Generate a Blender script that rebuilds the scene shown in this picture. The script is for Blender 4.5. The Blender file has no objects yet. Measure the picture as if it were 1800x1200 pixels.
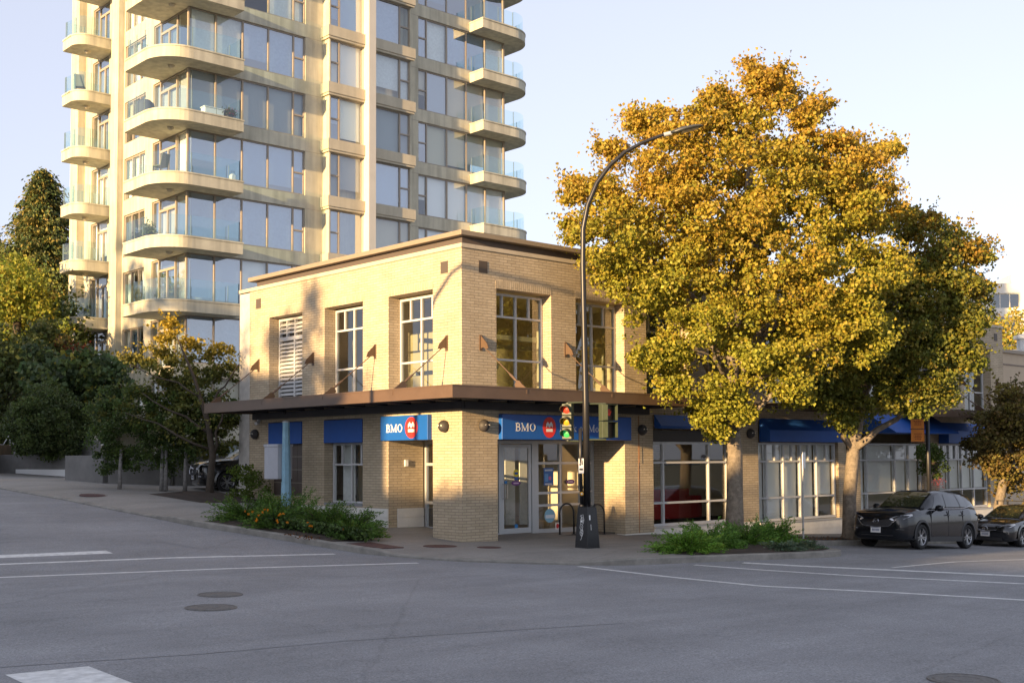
import bpy, bmesh, math, random
import numpy as np
from mathutils import Vector, Matrix
R = math.radians
rnd = random.Random(7)
rng = np.random.default_rng(11)
sc = bpy.context.scene
COL = sc.collection

# ------------------------------------------------------------------ camera, sky, sun, exposure
AX = [Vector((0.7400320, -0.6725512, -0.0052447)), Vector((0.0311728, 0.0420880, -0.9986275)), Vector((0.6718489, 0.7388528, 0.0521118))]
CAM = Vector((-19.6395, -23.5403, 2.2))
FPX, CYP = 2060.48, 695.06
cam_data = bpy.data.cameras.new('camera'); cam = bpy.data.objects.new('camera', cam_data); COL.objects.link(cam)
cam_data.sensor_width = 36.0; cam_data.lens = FPX/1800*36
cam_data.shift_y = (CYP-600)/1800
cam_data.clip_start = 0.1; cam_data.clip_end = 6000
M = Matrix.Identity(4)
for i in range(3):
    M[i][0] = AX[0][i]; M[i][1] = -AX[1][i]; M[i][2] = -AX[2][i]; M[i][3] = CAM[i]
cam.matrix_world = M
sc.camera = cam
SUN_EL = R(7.4); SUN_DIR = Vector((-6.0, -1.0, 0)).normalized()*math.cos(SUN_EL) + Vector((0, 0, math.sin(SUN_EL)))
world = bpy.data.worlds.new('World'); sc.world = world; world.use_nodes = True
wn = world.node_tree.nodes; wl = world.node_tree.links
sky = wn.new('ShaderNodeTexSky'); sky.sky_type = 'NISHITA'; sky.sun_disc = False
sky.sun_elevation = SUN_EL; sky.sun_rotation = math.atan2(SUN_DIR.x, SUN_DIR.y)
sky.air_density = 1.0; sky.dust_density = .6; sky.ozone_density = 3.0
_hs = wn.new('ShaderNodeHueSaturation'); _hs.inputs['Saturation'].default_value = .36; _hs.inputs['Value'].default_value = 1.0
_mx = wn.new('ShaderNodeMixRGB'); _mx.blend_type = 'MULTIPLY'; _mx.inputs[0].default_value = 1; _mx.inputs[2].default_value = (1.0, .975, 1.03, 1)
wl.new(sky.outputs[0], _hs.inputs['Color']); wl.new(_hs.outputs[0], _mx.inputs[1]); _cl = wn.new('ShaderNodeMixRGB'); _cl.inputs[0].default_value = .62; _cl.inputs[2].default_value = (1.45, 1.55, 1.93, 1)   # even pale lavender blue mixed into the sky
wl.new(_mx.outputs[0], _cl.inputs[1]); wl.new(_cl.outputs[0], wn['Background'].inputs[0]); wn['Background'].inputs[1].default_value = 0.15
sun = bpy.data.lights.new('sun', 'SUN'); sun.energy = 4.2; sun.angle = R(0.6); sun.color = (1.0, 0.67, 0.33)
sun_o = bpy.data.objects.new('sun', sun); COL.objects.link(sun_o)
sun_o.rotation_euler = SUN_DIR.to_track_quat('Z', 'Y').to_euler()
sc.view_settings.view_transform = 'Standard'; sc.view_settings.look = 'None'
sc.view_settings.exposure = 1.60; sc.view_settings.gamma = 1.0

# ------------------------------------------------------------------ ground height and helpers
def interp(x, xs, ys): return float(np.interp(x, xs, ys))
def gz(x, y):
    a = interp(x, [-60, -4, 7.5, 31, 120], [.9, .06, -.15, -1.25, -4.5])
    b = interp(y, [-60, -8, 0, 1.2, 3.2, 8, 12, 16, 20, 26, 40, 120], [-.1, -.1, 0, .07, .25, .72, 1.03, 1.25, 1.42, 1.6, 1.95, 4])
    return a + b*(1 if y < 0 else interp(x, [5, 14], [1, 0]))
def at(px, py, d):
    "a point of the place: the direction of a spot in the photograph at d metres"
    v = AX[0]*((px-900)/FPX) + AX[1]*((py-CYP)/FPX) + AX[2]
    return CAM + v*d

SPLIT = {'cladding', 'side_window', 'soldier_course', 'brick_pillar', 'concrete_base', 'canopy_beam', 'canopy_flashing', 'window_sill', 'vent_cover', 'blind', 'vertical_blind', 'curtain', 'canopy_fascia', 'bracket_plate', 'partition', 'interior_railing', 'trunk', 'brick_wall', 'spandrel', 'ceiling', 'entrance_glazing_part', 'canopy_deck', 'anchor_bolts', 'bumper_slot', 'handle', 'brick_pillar'}
class MB:
    def __init__(s): s.v = []; s.f = []; s.m = []
    def add(s, vs, fs, mi=0):
        n = len(s.v); s.v += [tuple(p) for p in vs]; s.f += [tuple(i+n for i in f) for f in fs]; s.m += [mi]*len(fs)
        return s
    def quad(s, a, b, c, d, mi=0): return s.add([a, b, c, d], [(0, 1, 2, 3)], mi)
    def box(s, x0, x1, y0, y1, z0, z1, mi=0):
        if x0 > x1: x0, x1 = x1, x0
        if y0 > y1: y0, y1 = y1, y0
        v = [(x, y, z) for z in (z0, z1) for y in (y0, y1) for x in (x0, x1)]
        return s.add(v, [(0, 2, 3, 1), (4, 5, 7, 6), (0, 1, 5, 4), (2, 6, 7, 3), (0, 4, 6, 2), (1, 3, 7, 5)], mi)
    def bar(s, a, b, w, h=None, mi=0, up=(0, 0, 1)):
        a = Vector(a); b = Vector(b); d = (b-a).normalized(); u = Vector(up)
        if abs(d.dot(u)) > .98: u = Vector((1, 0, 0))
        sx = d.cross(u).normalized()*(w/2); sy = sx.cross(d).normalized()*((h or w)/2)
        v = [p+q for p in (a, b) for q in (-sx-sy, sx-sy, sx+sy, -sx+sy)]
        return s.add(v, [(0, 1, 2, 3), (7, 6, 5, 4), (0, 4, 5, 1), (1, 5, 6, 2), (2, 6, 7, 3), (3, 7, 4, 0)], mi)
    def tube(s, pts, rads, n=10, mi=0, cap=True):
        pts = [Vector(p) for p in pts]
        if not hasattr(rads, '__len__'): rads = [rads]*len(pts)
        vs = []; prev = None
        for i, p in enumerate(pts):
            t = (pts[min(i+1, len(pts)-1)]-pts[max(i-1, 0)]).normalized()
            if prev is None: prev = t.orthogonal().normalized()
            a = (prev - t*prev.dot(t)).normalized(); prev = a; b = t.cross(a)
            vs += [p+(a*math.cos(k*2*math.pi/n)+b*math.sin(k*2*math.pi/n))*rads[i] for k in range(n)]
        fs = [(i*n+k, i*n+(k+1) % n, (i+1)*n+(k+1) % n, (i+1)*n+k) for i in range(len(pts)-1) for k in range(n)]
        if cap: fs += [tuple(range(n))[::-1], tuple((len(pts)-1)*n+k for k in range(n))]
        return s.add(vs, fs, mi)
    def prism(s, poly, z0, z1, mi=0):
        n = len(poly)
        a0 = sum(poly[i][0]*poly[(i+1) % n][1]-poly[(i+1) % n][0]*poly[i][1] for i in range(n))
        if a0 < 0: poly = poly[::-1]
        v = [(x, y, z0) for x, y in poly]+[(x, y, z1) for x, y in poly]
        return s.add(v, [tuple(range(n))[::-1], tuple(range(n, 2*n))]+[(i, (i+1) % n, (i+1) % n+n, i+n) for i in range(n)], mi)
    def lathe(s, prof, o=(0, 0, 0), axis=(0, 0, 1), n=20, mi=0):
        ax = Vector(axis).normalized(); a = ax.orthogonal().normalized(); b = ax.cross(a); o = Vector(o)
        vs = [o+ax*h+(a*math.cos(k*2*math.pi/n)+b*math.sin(k*2*math.pi/n))*max(r, 1e-4) for r, h in prof for k in range(n)]
        fs = [(i*n+k, i*n+(k+1) % n, (i+1)*n+(k+1) % n, (i+1)*n+k) for i in range(len(prof)-1) for k in range(n)]
        return s.add(vs, fs, mi)
    def pieces(s, tol=.012):
        n = len(s.v); par = list(range(n))
        def find(a):
            while par[a] != a: par[a] = par[par[a]]; a = par[a]
            return a
        for f in s.f:
            for q in f[1:]: par[find(q)] = find(f[0])
        comp = {}
        for i in range(n): comp.setdefault(find(i), []).append(i)
        V = np.array(s.v); bx = [[V[c].min(0)-tol, V[c].max(0)+tol, set([k])] for k, c in comp.items()]
        done = False
        while not done:
            done = True
            for i in range(len(bx)):
                for j in range(len(bx)-1, i, -1):
                    if (bx[i][0] <= bx[j][1]).all() and (bx[j][0] <= bx[i][1]).all():
                        bx[i] = [np.minimum(bx[i][0], bx[j][0]), np.maximum(bx[i][1], bx[j][1]), bx[i][2] | bx[j][2]]; del bx[j]; done = False
                if i >= len(bx)-1: break
        out = []
        for _, _, ks in bx:
            m = MB(); mp = {}
            for f, mi in zip(s.f, s.m):
                if find(f[0]) in ks:
                    for q in f:
                        if q not in mp: mp[q] = len(m.v); m.v.append(s.v[q])
                    m.f.append(tuple(mp[q] for q in f)); m.m.append(mi)
            if m.f: out.append(m)
        return out
    def build(s, name, mats, parent=None, smooth=False, bevel=0):
        if name in SPLIT and parent is not None:
            ps = s.pieces()
            if len(ps) > 1:
                os_ = [p.build1(name, mats, parent, smooth, bevel) for p in ps]; return os_[0]
        return s.build1(name, mats, parent, smooth, bevel)
    def build1(s, name, mats, parent=None, smooth=False, bevel=0):
        me = bpy.data.meshes.new(name); me.from_pydata(s.v, [], s.f)
        if not isinstance(mats, (list, tuple)): mats = [mats]
        for m in mats: me.materials.append(m)
        if len(mats) > 1: me.polygons.foreach_set('material_index', s.m)
        me.validate(); me.update()
        if smooth: me.polygons.foreach_set('use_smooth', [True]*len(me.polygons))
        o = bpy.data.objects.new(name, me); COL.objects.link(o)
        if parent: o.parent = parent
        if bevel:
            b = o.modifiers.new('bevel', 'BEVEL'); b.width = bevel; b.segments = 2; b.limit_method = 'ANGLE'
        return o
def tag(o, label, cat, group=None):
    o['label'] = label; o['category'] = cat
    if group: o['group'] = group
    return o
def thing(name, label, cat, loc=(0, 0, 0), rz=0, group=None):
    o = bpy.data.objects.new(name, None); COL.objects.link(o); o.location = loc; o.rotation_euler = (0, 0, rz)
    o.empty_display_size = .3
    return tag(o, label, cat, group)
def struct(o, kind='structure'): o['kind'] = kind; return o

# ------------------------------------------------------------------ materials
def newmat(name):
    m = bpy.data.materials.new(name); m.use_nodes = True; nt = m.node_tree
    return m, nt, nt.nodes, nt.links, nt.nodes['Principled BSDF']
def mat(name, col, rough=.6, var=0, scale=3, metal=0, bump=0, bscale=60, spec=.5, emit=None, estr=0, coat=0, streak=0):
    m, nt, n, l, p = newmat(name)
    p.inputs['Base Color'].default_value = (*col, 1); p.inputs['Roughness'].default_value = rough
    p.inputs['Metallic'].default_value = metal; p.inputs['Specular IOR Level'].default_value = spec
    p.inputs['Coat Weight'].default_value = coat; p.inputs['Coat Roughness'].default_value = .05
    if emit: p.inputs['Emission Color'].default_value = (*emit, 1); p.inputs['Emission Strength'].default_value = estr
    tc = None
    if var or bump: tc = n.new('ShaderNodeTexCoord')
    if var:
        t = n.new('ShaderNodeTexNoise'); t.inputs['Scale'].default_value = scale; t.inputs['Detail'].default_value = 6; t.inputs['Roughness'].default_value = .65
        l.new(tc.outputs['Object'], t.inputs['Vector'])
        r = n.new('ShaderNodeMapRange'); r.inputs[1].default_value = .3; r.inputs[2].default_value = .7; r.inputs[3].default_value = 1-var; r.inputs[4].default_value = 1+var
        l.new(t.outputs['Fac'], r.inputs[0])
        h = n.new('ShaderNodeVectorMath'); h.operation = 'SCALE'; h.inputs[0].default_value = col; fac = r.outputs[0]
        if streak:   # rain streaks
            mp = n.new('ShaderNodeMapping'); mp.inputs['Scale'].default_value = (3.2, 3.2, .22); l.new(tc.outputs['Object'], mp.inputs['Vector'])
            t3 = n.new('ShaderNodeTexNoise'); t3.inputs['Scale'].default_value = 1.0; t3.inputs['Detail'].default_value = 5; l.new(mp.outputs[0], t3.inputs['Vector'])
            r3 = n.new('ShaderNodeMapRange'); r3.inputs[1].default_value = .35; r3.inputs[2].default_value = .6; r3.inputs[3].default_value = 1-streak; r3.inputs[4].default_value = 1; l.new(t3.outputs['Fac'], r3.inputs[0])
            mm = n.new('ShaderNodeMath'); mm.operation = 'MULTIPLY'; l.new(fac, mm.inputs[0]); l.new(r3.outputs[0], mm.inputs[1]); fac = mm.outputs[0]
        l.new(fac, h.inputs['Scale']); l.new(h.outputs[0], p.inputs['Base Color'])
    if bump:
        t2 = n.new('ShaderNodeTexNoise'); t2.inputs['Scale'].default_value = bscale; t2.inputs['Detail'].default_value = 4
        l.new(tc.outputs['Object'], t2.inputs['Vector'])
        b = n.new('ShaderNodeBump'); b.inputs['Strength'].default_value = bump; b.inputs['Distance'].default_value = .02
        l.new(t2.outputs['Fac'], b.inputs['Height']); l.new(b.outputs[0], p.inputs['Normal'])
    return m
def brick_mat(name, c1, c2, mortar, vertical=False, stain=.14):
    m, nt, n, l, p = newmat(name); p.inputs['Roughness'].default_value = .85; p.inputs['Specular IOR Level'].default_value = .3
    tc = n.new('ShaderNodeTexCoord'); sp = n.new('ShaderNodeSeparateXYZ'); l.new(tc.outputs['Object'], sp.inputs[0])
    ad = n.new('ShaderNodeMath'); ad.operation = 'ADD'; l.new(sp.outputs[0], ad.inputs[0]); l.new(sp.outputs[1], ad.inputs[1])
    cb = n.new('ShaderNodeCombineXYZ')
    if vertical: l.new(sp.outputs[2], cb.inputs[0]); l.new(ad.outputs[0], cb.inputs[1])
    else: l.new(ad.outputs[0], cb.inputs[0]); l.new(sp.outputs[2], cb.inputs[1])
    bt = n.new('ShaderNodeTexBrick'); l.new(cb.outputs[0], bt.inputs['Vector'])
    bt.inputs['Scale'].default_value = 1; bt.inputs['Brick Width'].default_value = .295 if not vertical else .4; bt.inputs['Row Height'].default_value = .0762
    bt.inputs['Mortar Size'].default_value = .0075; bt.inputs['Mortar Smooth'].default_value = .1; bt.inputs['Bias'].default_value = 0
    bt.inputs['Color1'].default_value = (*c1, 1); bt.inputs['Color2'].default_value = (*c2, 1); bt.inputs['Mortar'].default_value = (*mortar, 1)
    ns = n.new('ShaderNodeTexNoise'); ns.inputs['Scale'].default_value = .9; ns.inputs['Detail'].default_value = 8; ns.inputs['Roughness'].default_value = .7
    l.new(tc.outputs['Object'], ns.inputs['Vector'])
    mr = n.new('ShaderNodeMapRange'); mr.inputs[1].default_value = .3; mr.inputs[2].default_value = .7; mr.inputs[3].default_value = 1-stain; mr.inputs[4].default_value = 1+stain
    l.new(ns.outputs['Fac'], mr.inputs[0])
    vm = n.new('ShaderNodeVectorMath'); vm.operation = 'SCALE'; l.new(bt.outputs['Color'], vm.inputs[0]); l.new(mr.outputs[0], vm.inputs['Scale'])
    l.new(vm.outputs[0], p.inputs['Base Color'])
    wv = n.new('ShaderNodeTexNoise'); wv.inputs['Scale'].default_value = 9; l.new(cb.outputs[0], wv.inputs['Vector'])
    sm = n.new('ShaderNodeMath'); sm.operation = 'MULTIPLY_ADD'; l.new(bt.outputs['Fac'], sm.inputs[0]); sm.inputs[1].default_value = -1; l.new(wv.outputs['Fac'], sm.inputs[2])
    b = n.new('ShaderNodeBump'); b.inputs['Strength'].default_value = .7; b.inputs['Distance'].default_value = .008
    l.new(sm.outputs[0], b.inputs['Height']); l.new(b.outputs[0], p.inputs['Normal'])
    return m
def glass_mat(name, tint=(.9, .95, .95), refl=.12, rough=0.0):
    m, nt, n, l, p = newmat(name); n.remove(p); out = n['Material Output']
    g = n.new('ShaderNodeBsdfGlossy'); g.inputs['Roughness'].default_value = rough; g.inputs['Color'].default_value = (.95, .97, 1, 1)
    t = n.new('ShaderNodeBsdfTransparent'); t.inputs[0].default_value = (*tint, 1)
    lw = n.new('ShaderNodeLayerWeight'); lw.inputs[0].default_value = .5; pw = n.new('ShaderNodeMath'); pw.operation = 'POWER'; l.new(lw.outputs['Facing'], pw.inputs[0]); pw.inputs[1].default_value = 4.5
    ad = n.new('ShaderNodeMath'); ad.operation = 'MULTIPLY_ADD'; ad.use_clamp = True; l.new(pw.outputs[0], ad.inputs[0]); ad.inputs[1].default_value = .9; ad.inputs[2].default_value = refl+.04
    mx = n.new('ShaderNodeMixShader'); l.new(ad.outputs[0], mx.inputs[0]); l.new(t.outputs[0], mx.inputs[1]); l.new(g.outputs[0], mx.inputs[2]); l.new(mx.outputs[0], out.inputs[0])
    return m
def leaf_mat(name, transl=.35, rough=.55):
    m, nt, n, l, p = newmat(name); out = n['Material Output']
    a = n.new('ShaderNodeAttribute'); a.attribute_name = 'tint'
    p.inputs['Roughness'].default_value = rough; p.inputs['Specular IOR Level'].default_value = .35
    l.new(a.outputs['Color'], p.inputs['Base Color'])
    t = n.new('ShaderNodeBsdfTranslucent'); l.new(a.outputs['Color'], t.inputs[0])
    mx = n.new('ShaderNodeMixShader'); mx.inputs[0].default_value = transl; l.new(p.outputs[0], mx.inputs[1]); l.new(t.outputs[0], mx.inputs[2]); l.new(mx.outputs[0], out.inputs[0])
    return m
def asphalt_mat(name, col, patch=.16, grain=.25):
    m, nt, n, l, p = newmat(name); p.inputs['Roughness'].default_value = .82; p.inputs['Specular IOR Level'].default_value = .35
    tc = n.new('ShaderNodeTexCoord')
    def noise(s, d=6, vec=None, rg=.65):
        t = n.new('ShaderNodeTexNoise'); t.inputs['Scale'].default_value = s; t.inputs['Detail'].default_value = d; t.inputs['Roughness'].default_value = rg
        l.new(vec or tc.outputs['Object'], t.inputs['Vector']); return t
    def rng_(t, lo, hi, a=.3, b=.7):
        r = n.new('ShaderNodeMapRange'); r.inputs[1].default_value = a; r.inputs[2].default_value = b; r.inputs[3].default_value = lo; r.inputs[4].default_value = hi; l.new(t.outputs['Fac'], r.inputs[0]); return r
    mp = n.new('ShaderNodeMapping'); mp.inputs['Scale'].default_value = (.12, 1.1, 1); l.new(tc.outputs['Object'], mp.inputs['Vector'])
    r1 = rng_(noise(.35), 1-patch, 1+patch); r2 = rng_(noise(38, 4, None, .8), 1-grain, 1+grain); r3 = rng_(noise(1.0, 5, mp.outputs[0]), 1-patch*.7, 1+patch*.7); r4 = rng_(noise(9, 4), .93, 1.07)
    cur = r1.outputs[0]
    for r in (r2, r3, r4):
        mm = n.new('ShaderNodeMath'); mm.operation = 'MULTIPLY'; l.new(cur, mm.inputs[0]); l.new(r.outputs[0], mm.inputs[1]); cur = mm.outputs[0]
    v = n.new('ShaderNodeVectorMath'); v.operation = 'SCALE'; v.inputs[0].default_value = col; l.new(cur, v.inputs['Scale'])
    # sealed cracks
    vo = n.new('ShaderNodeTexVoronoi'); vo.feature = 'DISTANCE_TO_EDGE'; vo.inputs['Scale'].default_value = .13
    wv = noise(.8, 5); wa = n.new('ShaderNodeMixRGB'); wa.inputs[0].default_value = .3; l.new(tc.outputs['Object'], wa.inputs[1]); l.new(wv.outputs['Color'], wa.inputs[2]); l.new(wa.outputs[0], vo.inputs['Vector'])
    cr = n.new('ShaderNodeMapRange'); cr.inputs[1].default_value = 0; cr.inputs[2].default_value = .004; cr.inputs[3].default_value = .86; cr.inputs[4].default_value = 1; l.new(vo.outputs['Distance'], cr.inputs[0])
    v2 = n.new('ShaderNodeVectorMath'); v2.operation = 'SCALE'; l.new(v.outputs[0], v2.inputs[0]); l.new(cr.outputs[0], v2.inputs['Scale'])
    l.new(v2.outputs[0], p.inputs['Base Color'])
    b = n.new('ShaderNodeBump'); b.inputs['Strength'].default_value = .5; b.inputs['Distance'].default_value = .01; t = noise(110, 3); l.new(t.outputs['Fac'], b.inputs['Height']); l.new(b.outputs[0], p.inputs['Normal'])
    return m

m_brick = brick_mat('buff_brick', (.53, .435, .30), (.455, .365, .245), (.28, .23, .17))
m_brick_v = brick_mat('buff_brick_soldier', (.53, .435, .30), (.455, .365, .245), (.28, .23, .17), True)
m_asphalt = asphalt_mat('asphalt', (.228, .229, .234), .17, .5)
m_walk = asphalt_mat('exposed_concrete', (.255, .24, .215), .16, .26)
m_curb = mat('curb_concrete', (.24, .225, .195), .85, .3, 2.5, bump=.4, bscale=40)
m_paint = mat('road_paint', (.62, .62, .60), .7, .25, 7, bump=.2, bscale=80)
m_earth = mat('earth', (.045, .032, .022), .95, .4, 4, bump=.8, bscale=25)
m_lawn = mat('ground_green', (.05, .06, .03), .95, .4, 2)
m_white_base = mat('painted_base', (.72, .69, .62), .7, .1, 2.5, bump=.15, bscale=30)
m_stucco = mat('rough_plaster', (.50, .47, .42), .85, .16, 4, bump=.8, bscale=22)
m_stone = mat('parapet_stone', (.50, .43, .32), .8, .1, 2)
m_capmetal = mat('cap_metal', (.27, .215, .15), .5, .06, 3)
m_darkgap = mat('shadow_gap_brown', (.10, .08, .07), .6)  # dark brown that deepens the shadow gap under the roof edge
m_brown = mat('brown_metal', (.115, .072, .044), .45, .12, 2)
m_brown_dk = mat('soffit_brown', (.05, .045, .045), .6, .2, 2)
m_frame = mat('window_frame_paint', (.55, .55, .54), .45, .05, 5)
m_alu = mat('aluminium_frame', (.50, .52, .53), .4, metal=.3)
m_glass = glass_mat('shop_glass', (.92, .94, .92), .07)
m_glass_up = glass_mat('upper_glass', (.66, .70, .62), .10)
m_tglass = glass_mat('tower_glass', (.94, .99, 1.0), .15)
m_tglass2 = glass_mat('tower_glass_blue', (.45, .60, .75), .34)
m_tglass3 = glass_mat('tower_glass_clear', (.90, .97, .97), .10)
m_rail = glass_mat('rail_glass', (.80, .92, .93), .06)
m_blue = mat('awning_blue', (.010, .085, .36), .6, .06, 3)
m_signblue = mat('sign_blue', (.008, .10, .42), .35)
m_white = mat('sign_white', (.80, .80, .78), .5)
m_signred = mat('sign_red', (.72, .035, .025), .4)
m_black = mat('black_paint', (.016, .016, .018), .38, .2, 6)
m_black_matt = mat('black_rubber', (.012, .012, .012), .8)
m_conc = mat('tower_concrete', (.56, .525, .40), .8, .13, .9, bump=.2, bscale=12, streak=.24)
m_conc2 = mat('tower_spandrel', (.53, .47, .345), .8, .08, 1.2, streak=.10)
m_tframe = mat('tower_frame', (.34, .29, .23), .5)
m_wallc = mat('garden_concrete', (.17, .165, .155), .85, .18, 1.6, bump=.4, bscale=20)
m_intwall = mat('interior_plaster', (.72, .64, .48), .8)
m_intdark = mat('interior_dark', (.06, .055, .05), .8)
m_blind = mat('blind_fabric', (.86, .86, .83), .8)
m_curtain = mat('curtain', (.74, .76, .74), .9, .1, 9)
m_beige = mat('blind_beige', (.62, .56, .44), .9); m_greyb = mat('blind_grey', (.36, .38, .40), .9)
m_bark = mat('bark', (.20, .165, .125), .95, .4, 9, bump=1.0, bscale=26)
m_barkdk = mat('dark_bark', (.07, .055, .04), .95, .3, 9, bump=1.0, bscale=26)
m_leaf = leaf_mat('leaf'); m_needle = leaf_mat('needle', .15, .6)
m_cover = mat('cast_iron', (.125, .118, .11), .7, .3, 20, bump=.6, bscale=60)
m_tactile = mat('maroon_plate', (.085, .040, .036), .7, .25, 12, bump=.6, bscale=50)

# ------------------------------------------------------------------ ground, road, pavement
def axis(a, b, step, far): return sorted(set([-far, -far/2, -far/5]+[a+i*step for i in range(int((b-a)/step)+1)]+[far/5, far/2, far]))
def sheet(name, xs, ys, fn, m):
    b = MB(); nx = len(xs)
    b.v = [(x, y, fn(x, y)) for y in ys for x in xs]
    b.f = [(j*nx+i, j*nx+i+1, (j+1)*nx+i+1, (j+1)*nx+i) for j in range(len(ys)-1) for i in range(nx-1)]; b.m = [0]*len(b.f)
    return struct(b.build(name, m, smooth=True))
xs = axis(-140, 200, 10, 2500); ys = axis(-140, 200, 10, 2500)
sheet('ground', xs, ys, lambda x, y: gz(x, y)-.45-(0 if abs(x) < 210 and abs(y) < 210 else 3), m_lawn)
def ax2(fine0, fine1, lo, hi): return sorted(set([round(fine0+.5*i, 2) for i in range(int((fine1-fine0)*2)+1)]+[round(lo+5*i, 2) for i in range(int((hi-lo)/5)+1)]))
sheet('road', ax2(-22, 34, -90, 150), ax2(-24, 30, -70, 75), lambda x, y: gz(x, y)-.15, m_asphalt)
def catmull(p, k=6):
    p = [Vector(q) for q in p]; p = [p[0]*2-p[1]]+p+[p[-1]*2-p[-2]]; out = []
    for i in range(1, len(p)-2):
        for j in range(k):
            t = j/k
            out.append(.5*((2*p[i])+(p[i+1]-p[i-1])*t+(2*p[i-1]-5*p[i]+4*p[i+1]-p[i+2])*t*t+(3*p[i]-p[i-1]-3*p[i+1]+p[i+2])*t*t*t))
    return out+[p[-2]]
curb = catmull([(-6.6, 60), (-6.3, 32), (-6.05, 22), (-5.95, 15), (-5.5, 9.4), (-5.0, 6.5), (-4.7, 5.2), (-4.12, 3.7), (-3.68, 2.3), (-3.35, .9), (-3.15, -1.2), (-2.75, -2.8), (-1.95, -4.0), (-1.25, -4.85), (-.2, -5.65), (.8, -5.9), (1.9, -6.1), (4.3, -6.6), (6.3, -6.95), (7.1, -6.7), (7.35, -6.0), (7.55, -4.8), (8.0, -3.95), (9.0, -3.62), (12, -3.6), (30, -3.6), (60, -3.6), (120, -3.6)])
def curb_h(p):  # lowered kerb at the ramps
    x, y = p[0], p[1]
    if x < -4.9 and y > 5.8: return .05
    if -3.4 < x < -.2 and -5.7 < y < -1.0: return .04+.0*x
    return 0
def inset(path, d):
    out = []
    for i, p in enumerate(path):
        t = (path[min(i+1, len(path)-1)]-path[max(i-1, 0)]).normalized(); out.append(p+Vector((-t.y, t.x))*d)
    return out
cin = inset(curb, .16)
def sm(v, a, b): t = min(1, max(0, (v-a)/(b-a))); return t*t*(3-2*t)
def drop(p):
    x, y = p[0], p[1]
    k = sm(y, -5.9, -5.0)*(1-sm(y, -1.3, -.4))*(1 if x < 0 else 0)
    k2 = sm(y, 6.2, 7.5)*(1 if x < -4 else 0)
    return .09*k+.10*k2
cb = MB(); n = len(curb)
for i in range(n):
    a, b_ = curb[i], cin[i]; za = gz(a.x, a.y)-drop(a); 
    cb.v += [(a.x, a.y, gz(a.x, a.y)-.3), (a.x, a.y, za-.02), (a.x+(b_.x-a.x)*.12, a.y+(b_.y-a.y)*.12, za), (b_.x, b_.y, gz(b_.x, b_.y)+.004-drop(a)*.85)]
    if i: k = (i-1)*4; cb.f += [(k+j, k+4+j, k+5+j, k+1+j) for j in range(3)]; cb.m += [0]*3
for f in range(len(cb.f)): cb.f[f] = cb.f[f][::-1]
struct(cb.build('curb', m_curb))
wk = MB(); T = 22
for i in range(n):
    p = cin[i]
    q = Vector((9, max(p.y, 1.6))) if p.y > 1.6 else (Vector((9, 1.6)) if p.x < 9 else Vector((p.x, 1.6)))
    L = (q-p).length
    for j in range(T+1):
        t = (j/T)**1.6; s = p+(q-p)*t; wk.v.append((s.x, s.y, gz(s.x, s.y)-drop(curb[i])*.85*max(0, 1-t*L/1.3)))
    if i:
        for j in range(T): a = (i-1)*(T+1)+j; wk.f.append((a, a+1, a+T+2, a+T+1)); wk.m.append(0)
for f in range(len(wk.f)): wk.f[f] = wk.f[f][::-1]
struct(wk.build('sidewalk', m_walk, smooth=True))
def drape(path, w, name, m, off=-.146, kind=True):
    "a painted strip: left edge path, width list"
    b = MB(); pts = []
    for k in range(len(path)-1):
        a, c = Vector(path[k]), Vector(path[k+1]); nn = max(1, int((c-a).length/.4)); pts += [a+(c-a)*(j/nn) for j in range(nn)]
    pts.append(Vector(path[-1]))
    for i, p in enumerate(pts):
        t = (pts[min(i+1, len(pts)-1)]-pts[max(i-1, 0)]).normalized(); nr = Vector((-t.y, t.x))*w/2
        for s_ in (-1, 1): q = p+nr*s_; b.v.append((q.x, q.y, gz(q.x, q.y)+off))
        if i: k = 2*i; b.f.append((k-2, k-1, k+1, k)[::-1]); b.m.append(0)
    o = b.build(name, m); return struct(o) if kind else o
drape([(-1.14, -5.36), (-1.33, -10.3), (-.42, -12.5), (.23, -14.56), (1.2, -18)], .16, 'road_marking', m_paint)
drape([(1.43, -6.5), (2.08, -10.2), (3.2, -13.2), (4.6, -17)], .17, 'road_marking', m_paint)
drape([(2.9, -6.75), (3.95, -9.6), (4.95, -12.5), (6.3, -16)], .30, 'road_marking', m_paint)
drape([(4.7, -9.56), (11.4, -9.55), (60, -9.5)], .11, 'road_marking', m_paint)
drape([(-3.65, -2.84), (-7.69, -1.72), (-11.96, -.95), (-16, -.5)], .17, 'road_marking', m_paint)
drape([(-3.9, .08), (-7.71, .81), (-11.3, 1.1), (-16, 1.6)], .17, 'road_marking', m_paint)
drape([(-8.58, 2.03), (-10.94, 2.07), (-16, 2.5)], .40, 'road_marking', m_paint)
drape([(-14.86, -10.97), (-14.98, -13.2)], .86, 'road_marking', m_paint)
m_seam = mat('asphalt_seam', (.205, .205, .207), .85, .3, 5)
drape([(-15.3, -10.4), (-13.1, -11.0), (-11.3, -11.2), (-9.95, -11.55), (-7.3, -12.3)], .03, 'road_seam', m_seam)
drape([(-6.9, 3.2), (-6.4, 1.9), (-6.0, .75)], .03, 'road_seam', m_seam)
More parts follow.
